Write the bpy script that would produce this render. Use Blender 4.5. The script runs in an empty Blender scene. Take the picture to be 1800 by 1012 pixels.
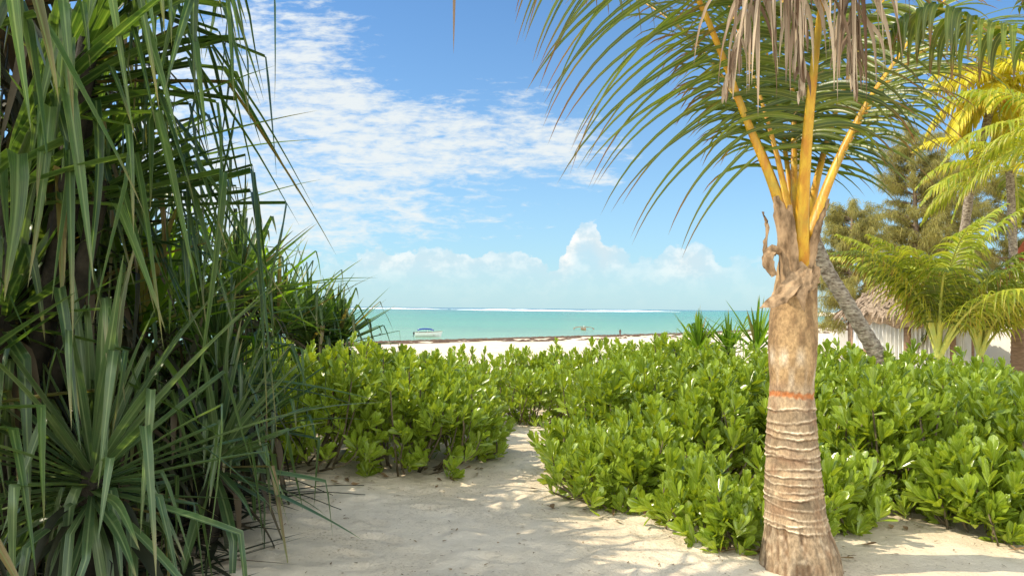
import bpy, math, random
import numpy as np
from mathutils import Matrix, Vector
random.seed(7); rng = np.random.default_rng(7)
R = math.radians
sc = bpy.context.scene
COL = sc.collection

# ------------------------------------------------------------------ camera
F = 1309.0                                   # focal length in pixels of an 1800 px wide frame
cam_d = bpy.data.cameras.new('camera'); cam = bpy.data.objects.new('camera', cam_d); COL.objects.link(cam)
cam_d.sensor_width = 36; cam_d.lens = F/1800*36
cam_d.clip_start = 0.05; cam_d.clip_end = 60000
CM = Matrix.Translation((0, 0, 1.6)) @ Matrix.Rotation(R(90+1.55), 4, 'X') @ Matrix.Rotation(R(0.6), 4, 'Z')
cam.matrix_world = CM
sc.camera = cam
def at(px, py, d):
    v = CM @ Vector(((px-900)/F*d, -(py-506)/F*d, -d)); return np.array(v)

# ------------------------------------------------------------------ sun + exposure
SUN = Vector((-0.98, -0.10, 0)).normalized(); EL = R(46)
SUN = Vector((SUN.x*math.cos(EL), SUN.y*math.cos(EL), math.sin(EL)))
sd = bpy.data.lights.new('sun', 'SUN'); sd.energy = 3.9; sd.angle = R(0.55); sd.color = (1, .88, .68)
so = bpy.data.objects.new('sun', sd); COL.objects.link(so)
so.rotation_euler = SUN.to_track_quat('Z', 'Y').to_euler()
sc.view_settings.view_transform = 'Standard'; sc.view_settings.look = 'None'
sc.view_settings.exposure = 0.55; sc.view_settings.gamma = 1
sc.cycles.max_bounces = 10; sc.cycles.transparent_max_bounces = 8
sc.cycles.diffuse_bounces = 5; sc.cycles.glossy_bounces = 2; sc.cycles.transmission_bounces = 5
sc.cycles.use_denoising = True

# ------------------------------------------------------------------ node helper
class NT:
    def __init__(s, nt): s.nt = nt; s.n = nt.nodes; s.n.clear()
    def add(s, t, **k):
        n = s.n.new(t)
        for a, b in k.items(): setattr(n, a, b)
        return n
    def put(s, sock, v):
        if isinstance(v, bpy.types.NodeSocket): s.nt.links.new(v, sock)
        elif v is not None: sock.default_value = v
    def m(s, op, a, b=None, c=None, clamp=False):
        n = s.add('ShaderNodeMath', operation=op, use_clamp=clamp)
        s.put(n.inputs[0], a); s.put(n.inputs[1], b); s.put(n.inputs[2], c); return n.outputs[0]
    def mix(s, f, a, b, blend='MIX'):
        n = s.add('ShaderNodeMix', data_type='RGBA', blend_type=blend)
        s.put(n.inputs[0], f); s.put(n.inputs[6], c4(a)); s.put(n.inputs[7], c4(b)); return n.outputs[2]
    def ss(s, v, a, b):
        n = s.add('ShaderNodeMapRange', interpolation_type='SMOOTHSTEP')
        s.put(n.inputs[0], v); n.inputs[1].default_value = a; n.inputs[2].default_value = b; return n.outputs[0]
    def noise(s, vec, scale, detail=4, rough=.55, dist=0, out=0):
        n = s.add('ShaderNodeTexNoise'); s.put(n.inputs['Vector'], vec); n.inputs['Scale'].default_value = scale
        n.inputs['Detail'].default_value = detail; n.inputs['Roughness'].default_value = rough
        n.inputs['Distortion'].default_value = dist; return n.outputs[out]
    def mapping(s, vec, sc_, rot=(0, 0, 0), loc=(0, 0, 0)):
        n = s.add('ShaderNodeMapping'); s.put(n.inputs[0], vec); n.inputs[1].default_value = loc
        n.inputs[2].default_value = rot; n.inputs[3].default_value = sc_; return n.outputs[0]
    def ramp(s, f, stops):
        n = s.add('ShaderNodeValToRGB'); s.put(n.inputs[0], f); e = n.color_ramp.elements
        while len(e) < len(stops): e.new(.5)
        for i, (p, c) in enumerate(stops): e[i].position = p; e[i].color = c4(c)
        return n.outputs[0]
def c4(c):
    if isinstance(c, (tuple, list)) and len(c) == 3: return (*c, 1)
    return c

# ------------------------------------------------------------------ sky
world = bpy.data.worlds.new('World'); sc.world = world; world.use_nodes = True
W = NT(world.node_tree)
sky = W.add('ShaderNodeTexSky', sky_type='NISHITA', sun_disc=False)
sky.sun_elevation = EL; sky.sun_rotation = math.atan2(SUN.x, SUN.y) % (2*math.pi)
sky.air_density = 1.0; sky.dust_density = 0.35; sky.ozone_density = 2.2
tc = W.add('ShaderNodeTexCoord').outputs['Generated']
sep = W.add('ShaderNodeSeparateXYZ'); W.put(sep.inputs[0], tc)
ay = W.m('MAXIMUM', W.m('ABSOLUTE', sep.outputs[1]), 0.02)
U = W.m('DIVIDE', sep.outputs[0], ay); V = W.m('DIVIDE', sep.outputs[2], ay)
cv = W.add('ShaderNodeCombineXYZ'); W.put(cv.inputs[0], U); W.put(cv.inputs[1], V); UV = cv.outputs[0]
def blob(px, py, rx, ry, w):                         # soft ellipse in direction space
    a = W.m('DIVIDE', W.m('SUBTRACT', U, (px-900)/F), rx/F); b = W.m('DIVIDE', W.m('SUBTRACT', V, (541-py)/F), ry/F)
    e = W.m('EXPONENT', W.m('MULTIPLY', W.m('ADD', W.m('MULTIPLY', a, a), W.m('MULTIPLY', b, b)), -1.0))
    return W.m('MULTIPLY', e, w)
def total(l):
    r = l[0]
    for x in l[1:]: r = W.m('ADD', r, x)
    return r
cov = total([blob(330, 150, 230, 260, .50), blob(540, 230, 250, 90, .50), blob(860, 245, 240, 70, .56), blob(600, 385, 280, 48, .56),
             blob(570, 45, 130, 80, .34), blob(1050, 315, 60, 18, .45), blob(930, 150, 60, 22, .25), blob(1330, 470, 130, 26, .20), blob(700, 330, 330, 120, .12), blob(450, 300, 190, 200, .34), blob(980, 255, 130, 50, .2), blob(2200, 250, 500, 200, .5), blob(-700, 300, 600, 300, .55)])
n1 = W.noise(W.mapping(UV, (1, 2.6, 1), (0, 0, R(7))), 5.2, 9, .62, .25)
n2 = W.noise(W.mapping(UV, (1, 4.2, 1), (0, 0, R(-12)), (3, 1, 0)), 19, 7, .66, .35)
n3 = W.noise(W.mapping(UV, (1, 2.2, 1), (0, 0, R(10)), (1, 5, 0)), 58, 5, .6, .2)
dens = W.m('ADD', W.m('MULTIPLY', n1, .90), W.m('ADD', W.m('MULTIPLY', n2, 1.15), W.m('MULTIPLY', n3, .50)))
back = W.ss(sep.outputs[1], .15, -.25)                 # unseen bright cloud added behind the camera to lift the light in shade
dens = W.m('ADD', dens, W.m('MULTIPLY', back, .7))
dens = W.m('ADD', dens, W.m('SUBTRACT', W.m('MINIMUM', cov, .60), 1.62))
hi = W.m('MULTIPLY', W.m('POWER', W.ss(dens, -.03, .46), .8), .90)
# cumulus bank over the horizon
bn = W.noise(W.mapping(UV, (1, 1.3, 1), loc=(.3, .7, 0)), 16, 6, .6, .1)
bn2 = W.noise(W.mapping(UV, (1, 1.1, 1), loc=(.1, .2, 0)), 46, 4, .55)
def bump(px, rx, h, p=2.0):
    a = W.m('ABSOLUTE', W.m('DIVIDE', W.m('SUBTRACT', U, (px-900)/F), rx/F))
    return W.m('MULTIPLY', W.m('EXPONENT', W.m('MULTIPLY', W.m('POWER', a, p), -1.0)), h/F)
top = total([bump(760, 220, 62, 4), bump(690, 60, 20), bump(900, 60, 16), bump(1040, 62, 72, 4), bump(1028, 26, 48, 3), bump(1130, 60, 50), bump(1210, 48, 66, 4), bump(1330, 110, 55, 4),
             bump(300, 260, 80, 4), bump(2000, 500, 70, 4)])
wob = W.m('MULTIPLY', W.m('ADD', W.m('SUBTRACT', bn, .5), W.m('MULTIPLY', W.m('SUBTRACT', bn2, .5), .45)), .085)
topn = W.m('ADD', W.m('ADD', top, 28/F), wob)
dd = W.m('SUBTRACT', topn, V)                         # depth below the cloud top
edge = W.ss(dd, 0, .006)
fade = W.ss(V, -.002, .05)
inner = W.m('SUBTRACT', 1, W.m('MULTIPLY', W.ss(dd, .01, .075), .62))
tower = W.m('MINIMUM', total([blob(1030, 440, 55, 48, 1.0), blob(1210, 460, 50, 36, .7), blob(830, 455, 190, 26, .42), blob(690, 470, 70, 26, .35), .22]), 1.0)
low = W.m('MULTIPLY', W.m('MULTIPLY', edge, inner), W.m('MULTIPLY', W.m('ADD', W.m('MULTIPLY', fade, .6), .4), tower))
puff = W.ss(W.noise(W.mapping(UV, (1, 1.2, 1), loc=(.304, .694, 0)), 30, 5, .6), .42, .66)
# clear sky tint: pale cyan band near the horizon, as over warm shallow sea
hz = W.m('EXPONENT', W.m('MULTIPLY', W.m('MAXIMUM', V, 0), -5.5))
clear = W.mix(1.0, sky.outputs[0], (.70, 1.08, 1.38), 'MULTIPLY')
base = W.mix(W.m('MULTIPLY', hz, .78), clear, (4.1, 5.9, 6.4))
dp = W.add('ShaderNodeVectorMath', operation='DOT_PRODUCT'); W.put(dp.inputs[0], tc); dp.inputs[1].default_value = SUN
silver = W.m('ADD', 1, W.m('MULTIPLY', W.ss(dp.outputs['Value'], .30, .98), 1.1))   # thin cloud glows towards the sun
cl = W.add('ShaderNodeVectorMath', operation='SCALE'); cl.inputs[0].default_value = (6.7, 7.0, 6.9); W.put(cl.inputs[3], W.m('ADD', silver, W.m('MULTIPLY', back, 1.6)))  # the added cloud behind the camera is brightened further as fill light
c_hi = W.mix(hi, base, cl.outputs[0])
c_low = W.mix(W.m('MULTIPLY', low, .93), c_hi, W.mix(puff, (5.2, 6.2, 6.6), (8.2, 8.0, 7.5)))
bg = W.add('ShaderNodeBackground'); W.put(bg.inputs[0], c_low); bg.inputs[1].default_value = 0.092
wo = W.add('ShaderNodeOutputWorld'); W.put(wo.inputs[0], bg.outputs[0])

# ------------------------------------------------------------------ materials
def mat(name):
    m = bpy.data.materials.new(name); m.use_nodes = True; return m, NT(m.node_tree)
def finish(N, shader, disp=None):
    o = N.add('ShaderNodeOutputMaterial'); N.put(o.inputs[0], shader)
    return o
def bsdf(N, col, rough=.6, spec=.5, normal=None, **k):
    p = N.add('ShaderNodeBsdfPrincipled'); N.put(p.inputs['Base Color'], c4(col)); N.put(p.inputs['Roughness'], rough)
    p.inputs['Specular IOR Level'].default_value = spec
    if normal is not None: N.put(p.inputs['Normal'], normal)
    return p.outputs[0]
def bump_n(N, h, strength=.5, dist=.01):
    b = N.add('ShaderNodeBump'); b.inputs['Strength'].default_value = strength; b.inputs['Distance'].default_value = dist
    N.put(b.inputs['Height'], h); return b.outputs[0]
def leaf_mat(name, c1, c2, tip, trans=.35, tcol=None, rough=.38, spec=.5, tipstart=.8, stripe=0, dead=None, deadth=.9, rib=None):
    m, N = mat(name)
    a = N.add('ShaderNodeAttribute', attribute_name='lv'); s = N.add('ShaderNodeSeparateColor'); N.put(s.inputs[0], a.outputs['Color'])
    r, t, b = s.outputs
    col = N.mix(r, c1, c2)
    if dead: col = N.mix(N.ss(b, deadth, deadth+.04), col, dead)
    pos = N.add('ShaderNodeTexCoord').outputs['Object']
    nz = N.noise(pos, 9, 4, .6)
    col = N.mix(N.m('MULTIPLY', N.ss(nz, .35, .75), .35), col, N.mix(.5, col, tip))
    col = N.mix(N.ss(N.m('ADD', t, N.m('MULTIPLY', N.m('SUBTRACT', b, .5), .3)), tipstart, 1.02), col, tip)
    al = N.add('ShaderNodeSeparateColor')
    if rib:
        a2 = N.add('ShaderNodeAttribute', attribute_name='rib'); cb = N.add('ShaderNodeCombineXYZ'); N.put(cb.inputs[0], N.m('MULTIPLY', a2.outputs['Fac'], 7)); N.put(cb.inputs[1], N.m('MULTIPLY', t, 3)); N.put(cb.inputs[2], N.m('MULTIPLY', r, 60))
        stn = N.noise(cb.outputs[0], 1.6, 3, .6)
        col = N.mix(1.0, col, N.mix(N.ss(stn, .3, .7), (.62, .66, .6), (1.25, 1.22, 1.1)), 'MULTIPLY')
        col = N.mix(N.m('MULTIPLY', N.ss(a2.outputs['Fac'], .10, .0), .35), col, rib)
        col = N.mix(N.m('MULTIPLY', N.ss(a2.outputs['Fac'], .75, 1.0), .55), col, rib)
    fine = N.noise(pos, 90, 3, .6)
    nrm = bump_n(N, fine, .25, .004)
    p = bsdf(N, col, rough, spec, nrm)
    tr = N.add('ShaderNodeBsdfTranslucent')
    tc_ = N.mix(1.0, col, tcol or (1.5, 1.6, .6), 'MULTIPLY')
    N.put(tr.inputs[0], tc_)
    mx = N.add('ShaderNodeMixShader'); mx.inputs[0].default_value = trans
    N.put(mx.inputs[1], p); N.put(mx.inputs[2], tr.outputs[0])
    finish(N, mx.outputs[0]); return m
def simple(name, c1, c2=None, scale=8, rough=.7, bumpd=.01, bs=.5, spec=.4, stretch=(1, 1, 1), detail=5):
    m, N = mat(name); pos = N.mapping(N.add('ShaderNodeTexCoord').outputs['Object'], stretch)
    nz = N.noise(pos, scale, detail, .6); col = N.mix(N.ss(nz, .3, .7), c1, c2 or c1)
    nz2 = N.noise(pos, scale*5, 4, .65)
    finish(N, bsdf(N, col, rough, spec, bump_n(N, N.m('ADD', nz, N.m('MULTIPLY', nz2, .4)), bs, bumpd))); return m
def vcol_mat(name, rough=.85, scale=60, bs=.6, bd=.004, stretch=(1, 1, 1), amt=.5, spec=.25):
    m, N = mat(name); a = N.add('ShaderNodeAttribute', attribute_name='lv')
    pos = N.mapping(N.add('ShaderNodeTexCoord').outputs['Object'], stretch)
    nz = N.noise(pos, scale, 6, .65)
    col = N.mix(1.0, a.outputs['Color'], N.mix(N.ss(nz, .3, .7), (1-amt,)*3, (1+amt*.6,)*3), 'MULTIPLY')
    finish(N, bsdf(N, col, rough, spec, bump_n(N, nz, bs, bd))); return m

M = {}
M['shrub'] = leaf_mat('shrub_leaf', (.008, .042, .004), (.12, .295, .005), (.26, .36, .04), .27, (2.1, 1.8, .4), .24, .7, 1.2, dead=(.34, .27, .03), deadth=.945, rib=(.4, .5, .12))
M['shrub_stem'] = simple('shrub_stem', (.10, .075, .04), (.20, .16, .09), 20, .8)
M['pand'] = leaf_mat('pandanus_leaf', (.022, .060, .020), (.085, .155, .040), (.20, .18, .08), .32, (2.1, 2.1, .6), .34, .5, .86, dead=(.22, .15, .07), deadth=.93, rib=(.24, .33, .12))
M['pand_low'] = leaf_mat('grey_green_pandanus_leaf', (.045, .095, .042), (.12, .19, .075), (.26, .24, .12), .30, (1.8, 1.9, .7), .32, .5, .86, dead=(.24, .17, .09), deadth=.95, rib=(.30, .38, .18))
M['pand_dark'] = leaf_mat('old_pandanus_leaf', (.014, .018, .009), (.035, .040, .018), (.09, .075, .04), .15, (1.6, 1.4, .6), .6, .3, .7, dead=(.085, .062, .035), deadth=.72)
M['pand_fresh'] = leaf_mat('fresh_sunlit_pandanus_leaf', (.08, .17, .015), (.18, .31, .022), (.30, .25, .08), .48, (1.8, 1.8, .5), .4, .5, .9, dead=(.28, .22, .08), deadth=.93)  # lighter yellow-green copy of the pandanus leaf; sunlit glow put into its colour
M['palm'] = leaf_mat('palm_leaflet', (.032, .075, .008), (.15, .21, .012), (.20, .08, .02), .36, (1.9, 1.75, .5), .33, .5, .66, rib=(.30, .32, .08))
M['palm_back'] = leaf_mat('background_palm_leaflet', (.13, .22, .022), (.42, .44, .045), (.45, .34, .07), .42, (1.7, 1.6, .6), .4, .5, .75)
M['palm_yellow'] = leaf_mat('yellow_palm_leaflet', (.42, .44, .03), (.66, .60, .05), (.60, .38, .05), .42, (1.4, 1.25, .5), .45, .4, .8)
M['palm_dead'] = leaf_mat('dead_palm_leaflet', (.12, .065, .035), (.55, .44, .31), (.22, .15, .10), .12, (1.2, 1.1, .9), .7, .25, .9)
M['needle'] = leaf_mat('casuarina_needle', (.17, .18, .06), (.38, .34, .10), (.30, .24, .12), .4, (1.6, 1.5, .8), .6, .3, .8)
m, N = mat('golden_petiole'); M['petiole'] = m
pos = N.add('ShaderNodeTexCoord').outputs['Object']; pz_ = N.mapping(pos, (1, 1, .18)); na = N.noise(pz_, 22, 5, .6); nb = N.noise(pos, 5, 4, .6); nc = N.noise(pos, 120, 3, .6)
col = N.mix(N.ss(na, .3, .7), (.46, .19, .010), (.62, .39, .022)); col = N.mix(N.m('MULTIPLY', N.ss(nb, .5, .72), .6), col, (.30, .27, .03))
col = N.mix(N.m('MULTIPLY', N.ss(nc, .62, .74), .7), col, (.16, .08, .02))
finish(N, bsdf(N, col, .42, .5, bump_n(N, N.m('ADD', na, N.m('MULTIPLY', nc, .3)), .6, .004)))
M['petiole_back'] = simple('pale_petiole', (.50, .46, .07), (.38, .44, .09), 6, .5, .002, .3)
M['dead_rachis'] = simple('dead_rachis', (.36, .26, .17), (.5, .42, .32), 14, .8)
M['sheath'] = simple('dry_leaf_sheath', (.12, .075, .04), (.46, .31, .18), 16, .9, .003, .5, .2, (1, 1, .5))
M['trunk'] = vcol_mat('palm_trunk_bark', .9, 60, .8, .006, (1, 1, .6), .36)
M['grey_trunk'] = simple('grey_bark', (.12, .085, .06), (.42, .36, .28), 16, .9, .02, .9, .2, (1, 1, 2.2))
M['dark_trunk'] = simple('dark_fibrous_trunk', (.018, .016, .011), (.05, .042, .03), 10, .9, .02, .9, .2)

# sand
m, N = mat('beach_sand'); M['sand'] = m
pos = N.add('ShaderNodeNewGeometry').outputs['Position']
n_a = N.noise(pos, .55, 4, .6); n_b = N.noise(pos, 7, 6, .62); n_c = N.noise(pos, 90, 4, .7)
col = N.mix(N.ss(n_a, .32, .70), (.76, .66, .51), (.66, .55, .39))
col = N.mix(N.m('MULTIPLY', N.ss(n_b, .52, .74), .30), col, (.40, .31, .21))
col = N.mix(N.m('MULTIPLY', N.ss(n_c, .60, .72), .35), col, (.30, .22, .14))
n_d = N.noise(pos, 38, 5, .75); n_e = N.noise(pos, 1.1, 3, .5)
col = N.mix(N.m('MULTIPLY', N.m('MULTIPLY', N.ss(n_d, .52, .62), N.ss(n_e, .42, .60)), .55), col, (.34, .25, .16))
vo = N.add('ShaderNodeTexVoronoi'); N.put(vo.inputs['Vector'], pos); vo.inputs['Scale'].default_value = 34
h = N.m('ADD', N.m('ADD', N.m('MULTIPLY', n_b, 1.0), N.m('MULTIPLY', n_d, .5)), N.m('ADD', N.m('MULTIPLY', n_c, .28), N.m('MULTIPLY', N.ss(vo.outputs[0], 0, .5), .10)))
finish(N, bsdf(N, col, .95, .15, bump_n(N, h, .85, .03)))
# water
m, N = mat('sea_water'); M['water'] = m
pos = N.add('ShaderNodeNewGeometry').outputs['Position']; s = N.add('ShaderNodeSeparateXYZ'); N.put(s.inputs[0], pos)
sh = N.add('ShaderNodeAttribute', attribute_name='lv'); s3 = N.add('ShaderNodeSeparateColor'); N.put(s3.inputs[0], sh.outputs['Color'])
off = s3.outputs[0]                                   # 0 at the shore, 1 far out (log distance from the shoreline)
pt = N.noise(N.mapping(pos, (.05, .35, 1)), .08, 6, .65, .4)
offn = N.m('ADD', off, N.m('MULTIPLY', N.m('SUBTRACT', pt, .5), .34))
col = N.ramp(offn, [(0, (.31, .34, .24)), (.12, (.23, .34, .23)), (.42, (.16, .33, .20)), (.72, (.065, .27, .175)), (.90, (.04, .21, .17)), (.97, (.03, .13, .20))])
grass_ripple_shade = N.m('ADD', N.m('MULTIPLY', N.noise(N.mapping(pos, (.08, .22, 1)), .08, 5, .65, .5), .55), N.m('MULTIPLY', N.noise(N.mapping(pos, (.3, .9, 1)), .10, 5, .7, .3), .45))  # darker streaks: ripple shading put into the water colour with the seagrass tone
col = N.mix(N.m('MULTIPLY', N.ss(grass_ripple_shade, .46, .62), .5), col, (.10, .20, .15))
wv = N.noise(N.mapping(pos, (.5, 1.3, 1), (0, 0, R(-25))), .9, 6, .62); wv2 = N.noise(N.mapping(pos, (.3, 1.2, 1), (0, 0, R(-15))), .12, 4, .6)
finish(N, bsdf(N, col, .22, .22, bump_n(N, N.m('ADD', wv, N.m('MULTIPLY', wv2, 2.5)), .55, .6)))
M['foam'] = simple('sea_foam', (.85, .88, .88), (.78, .84, .86), .05, .9)
M['weed'] = simple('dry_seaweed', (.055, .030, .018), (.15, .09, .05), 3, .95, .05, .8)
M['white_paint'] = simple('white_paint', (.80, .78, .74), (.72, .70, .66), 4, .5, .001)
M['plaster'] = simple('white_plaster', (.80, .77, .71), (.70, .66, .60), 1.2, .85, .01)
M['blue_canvas'] = simple('blue_canvas', (.012, .035, .22), (.018, .05, .28), 3, .7, .004)
M['black'] = simple('black_plastic', (.02, .02, .022), (.03, .03, .03), 5, .4, .001)
M['wood'] = simple('weathered_wood', (.20, .12, .07), (.33, .21, .13), 7, .8, .006, .6, .3, (1, 1, 4))
M['thatch'] = simple('thatch', (.26, .19, .135), (.52, .40, .29), 14, .95, .05, 1.0, .1, (1, 1, 2.5))
M['tile'] = simple('red_roof', (.42, .11, .06), (.52, .18, .10), 6, .8, .02)
M['curtain'] = simple('white_curtain', (.74, .73, .70), (.62, .61, .58), 3, .9, .02)
M['skin'] = simple('dark_skin', (.09, .045, .028), None, 3, .6); M['cloth'] = simple('dark_red_cloth', (.13, .035, .03), (.16, .05, .04), 3, .9)
M['litter'] = leaf_mat('dry_leaf', (.30, .20, .10), (.16, .09, .05), (.2, .12, .06), .1, None, .8, .2)
M['rock'] = simple('coral_rock', (.10, .09, .075), (.22, .19, .15), 14, .95, .02)

# ------------------------------------------------------------------ object helpers
def tag(o, label=None, cat=None, group=None, kind=None):
    if label: o['label'] = label
    if cat: o['category'] = cat
    if group: o['group'] = group
    if kind: o['kind'] = kind
    return o
def empty(name, loc, label, cat, group=None):
    o = bpy.data.objects.new(name, None); COL.objects.link(o); o.location = tuple(float(x) for x in loc)
    o.empty_display_size = .2; return tag(o, label, cat, group)
class MB:
    """collects vertices, faces and a colour attribute for ONE mesh object"""
    def __init__(s): s.v = []; s.f3 = []; s.f4 = []; s.c = []; s.r = []; s.n = 0
    def grid(s, P, col, rib=None):
        """P (N,A,B,3): N open sheets of A x B points; col (N,A,B,3)"""
        N_, A, B, _ = P.shape
        idx = np.arange(N_*A*B).reshape(N_, A, B) + s.n
        q = np.stack([idx[:, :-1, :-1], idx[:, 1:, :-1], idx[:, 1:, 1:], idx[:, :-1, 1:]], -1).reshape(-1, 4)
        s.v.append(P.reshape(-1, 3)); s.f4.append(q); s.c.append(np.broadcast_to(col, P.shape).reshape(-1, 3))
        s.r.append(np.broadcast_to(rib if rib is not None else np.zeros(1), P.shape[:3]).reshape(-1)); s.n += N_*A*B
    def poly(s, verts, faces, col=(.5, .5, .5)):
        verts = np.asarray(verts, float); 
        for f in faces:
            (s.f3 if len(f) == 3 else s.f4).append(np.array([f])+s.n)
        s.v.append(verts); s.c.append(np.broadcast_to(np.asarray(col, float), verts.shape)); s.r.append(np.zeros(len(verts))); s.n += len(verts)
    def tube(s, pts, rad, seg=8, col=(.5, .5, .5), squash=1.0, cap=True, hint=None):
        pts = np.asarray(pts, float); n = len(pts); rad = np.broadcast_to(np.asarray(rad, float), (n,))
        T = np.gradient(pts, axis=0); T /= np.linalg.norm(T, axis=1, keepdims=True)+1e-9
        ref = np.array(hint if hint is not None else ((0, 0, 1.) if abs(T[0][2]) < .9 else (1., 0, 0)))
        A = np.cross(T, ref); A /= np.linalg.norm(A, axis=1, keepdims=True)+1e-9; B = np.cross(T, A)
        th = np.linspace(0, 2*np.pi, seg, endpoint=False)
        ring = pts[:, None] + rad[:, None, None]*(np.cos(th)[None, :, None]*A[:, None] + squash*np.sin(th)[None, :, None]*B[:, None])
        idx = np.arange(n*seg).reshape(n, seg)+s.n; nx = np.roll(idx, -1, 1)
        q = np.stack([idx[:-1], nx[:-1], nx[1:], idx[1:]], -1).reshape(-1, 4)
        vv = ring.reshape(-1, 3); ex = [pts[0], pts[-1]]
        s.v.append(np.vstack([vv, ex])); s.f4.append(q)
        if cap:
            a, b = s.n+n*seg, s.n+n*seg+1
            s.f3.append(np.stack([np.full(seg, a), nx[0], idx[0]], -1)); s.f3.append(np.stack([np.full(seg, b), idx[-1], nx[-1]], -1))
        c = np.broadcast_to(np.asarray(col, float), (n*seg+2, 3)); s.c.append(c); s.r.append(np.zeros(n*seg+2)); s.n += n*seg+2
    def box(s, c, d, rot=0, col=(.5, .5, .5)):
        x, y, z = np.asarray(d)/2; v = np.array([(a*x, b*y, e*z) for e in (-1, 1) for a, b in ((-1, -1), (1, -1), (1, 1), (-1, 1))])
        k, l = math.cos(rot), math.sin(rot); v = v @ np.array([[k, l, 0], [-l, k, 0], [0, 0, 1]]) + np.asarray(c)
        s.poly(v, [(3, 2, 1, 0), (4, 5, 6, 7), (0, 1, 5, 4), (1, 2, 6, 5), (2, 3, 7, 6), (3, 0, 4, 7)], col)
    def build(s, name, material, parent=None, origin=None, smooth=True):
        V_ = np.vstack(s.v); o3 = np.vstack(s.f3) if s.f3 else np.zeros((0, 3), int); o4 = np.vstack(s.f4) if s.f4 else np.zeros((0, 4), int)
        if origin is None: origin = np.array(parent.matrix_world.translation if False else parent_loc(parent)) if parent else np.zeros(3)
        V_ = V_ - origin
        me = bpy.data.meshes.new(name); me.vertices.add(len(V_)); me.vertices.foreach_set('co', V_.astype(np.float32).ravel())
        loops = np.concatenate([o3.ravel(), o4.ravel()]); nl = len(loops); npoly = len(o3)+len(o4)
        me.loops.add(nl); me.loops.foreach_set('vertex_index', loops.astype(np.int32)); me.polygons.add(npoly)
        st = np.concatenate([np.arange(len(o3))*3, len(o3)*3+np.arange(len(o4))*4]); me.polygons.foreach_set('loop_start', st.astype(np.int32))
        me.update(calc_edges=True)
        me.polygons.foreach_set('use_smooth', np.full(npoly, smooth)); 
        a = me.attributes.new('lv', 'FLOAT_COLOR', 'POINT'); cc = np.ones((len(V_), 4), np.float32); cc[:, :3] = np.vstack(s.c); a.data.foreach_set('color', cc.ravel())
        b = me.attributes.new('rib', 'FLOAT', 'POINT'); b.data.foreach_set('value', np.concatenate(s.r).astype(np.float32))
        me.materials.append(material); me.validate()
        o = bpy.data.objects.new(name, me); COL.objects.link(o)
        if parent: o.parent = parent
        else: o.location = tuple(float(q) for q in origin)
        return o
def parent_loc(p):
    l = np.zeros(3)
    while p: l = l+np.array(p.location); p = p.parent
    return l
def nrm(a): return a/(np.linalg.norm(a, axis=-1, keepdims=True)+1e-9)
def catmull(P, n):
    P = np.asarray(P, float); Q = np.vstack([2*P[0]-P[1], P, 2*P[-1]-P[-2]]); k = len(P)-1; out = []
    for u in np.linspace(0, k, n):
        i = min(int(u), k-1); t = u-i; a, b, c, d = Q[i:i+4]
        out.append(.5*(2*b+(c-a)*t+(2*a-5*b+4*c-d)*t*t+(3*b-a-3*c+d)*t**3))
    return np.array(out)

def vnoise(x, y, s=1.0, seed=0):
    """smooth value noise"""
    r = np.random.default_rng(seed).random((64, 64)); x = np.asarray(x)*s; y = np.asarray(y)*s
    i = np.floor(x).astype(int); j = np.floor(y).astype(int); u = x-i; v = y-j; u = u*u*(3-2*u); v = v*v*(3-2*v)
    g = lambda a, b: r[a % 64, b % 64]
    return (g(i, j)*(1-u)+g(i+1, j)*u)*(1-v)+(g(i, j+1)*(1-u)+g(i+1, j+1)*u)*v

# ------------------------------------------------------------------ terrain
WZ = -4.4                                            # sea level; the camera's ground is 0
SX = np.array([-900, -300, -60, -23, 42, 155, 330, 900, 4000.]); SY = np.array([45, 50, 84, 118, 186, 345, 720, 2600, 9000.])
def shore_y(x): return np.interp(x, SX, SY)
def gz(x, y):
    x = np.asarray(x, float); y = np.asarray(y, float); ys = shore_y(x)
    u = np.clip((y-17)/(ys-17), 0, 3); z = WZ*np.where(u < .93, u*.93, .93*.93+(u-.93)*1.8)
    near = np.clip(1-np.abs(y)/26, 0, 1)
    z = z + near*(.05*(vnoise(x, y, .8, 1)-.5)+.035*(vnoise(x, y, 2.3, 2)-.5)+.018*(vnoise(x, y, 6.5, 3)-.5)+.007*(vnoise(x, y, 17, 4)-.5))
    # slight bank under the pandanus at the left and hump along the foot of the hedge at the right
    z = z + .16*np.clip(((-x-.9)/1.2), 0, 1)*near + .05*np.exp(-((x-1.2)/.9)**2-((y-5.2)/.5)**2)
    return z
def axis(lo, hi, c0, c1, fine, grow):
    a = list(np.arange(c0, c1, fine)); st = fine; v = c1
    while v < hi: a.append(v); st *= grow; v += st
    a.append(hi); st = fine; v = c0-fine; b = []
    while v > lo: b.append(v); st *= grow; v -= st
    b.append(lo); return np.array(b[::-1]+a)
gx = axis(-3000, 3000, -3.2, 4.2, .035, 1.13); gy = axis(-60, 4000, 3.2, 9.5, .035, 1.06)
X, Y = np.meshgrid(gx, gy, indexing='ij'); Z = gz(X, Y)
# footprints and scuffs trodden into the path
fr = np.random.default_rng(5)
for _ in range(120):
    fx = fr.uniform(-1.6, 1.6); fy = fr.uniform(3.6, 8.5); a = fr.uniform(0, 3.14)
    dx = (X-fx)*math.cos(a)+(Y-fy)*math.sin(a); dy = -(X-fx)*math.sin(a)+(Y-fy)*math.cos(a)
    d2 = (dx/.13)**2+(dy/.055)**2; Z = Z + np.where(d2 < 9, -.018*np.exp(-d2)+.009*np.exp(-(np.sqrt(d2)-1.5)**2*3), 0)
g = MB(); g.grid(np.stack([X, Y, Z], -1)[None], np.zeros(3)); tag(g.build('sand', M['sand']), kind='structure')
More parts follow.
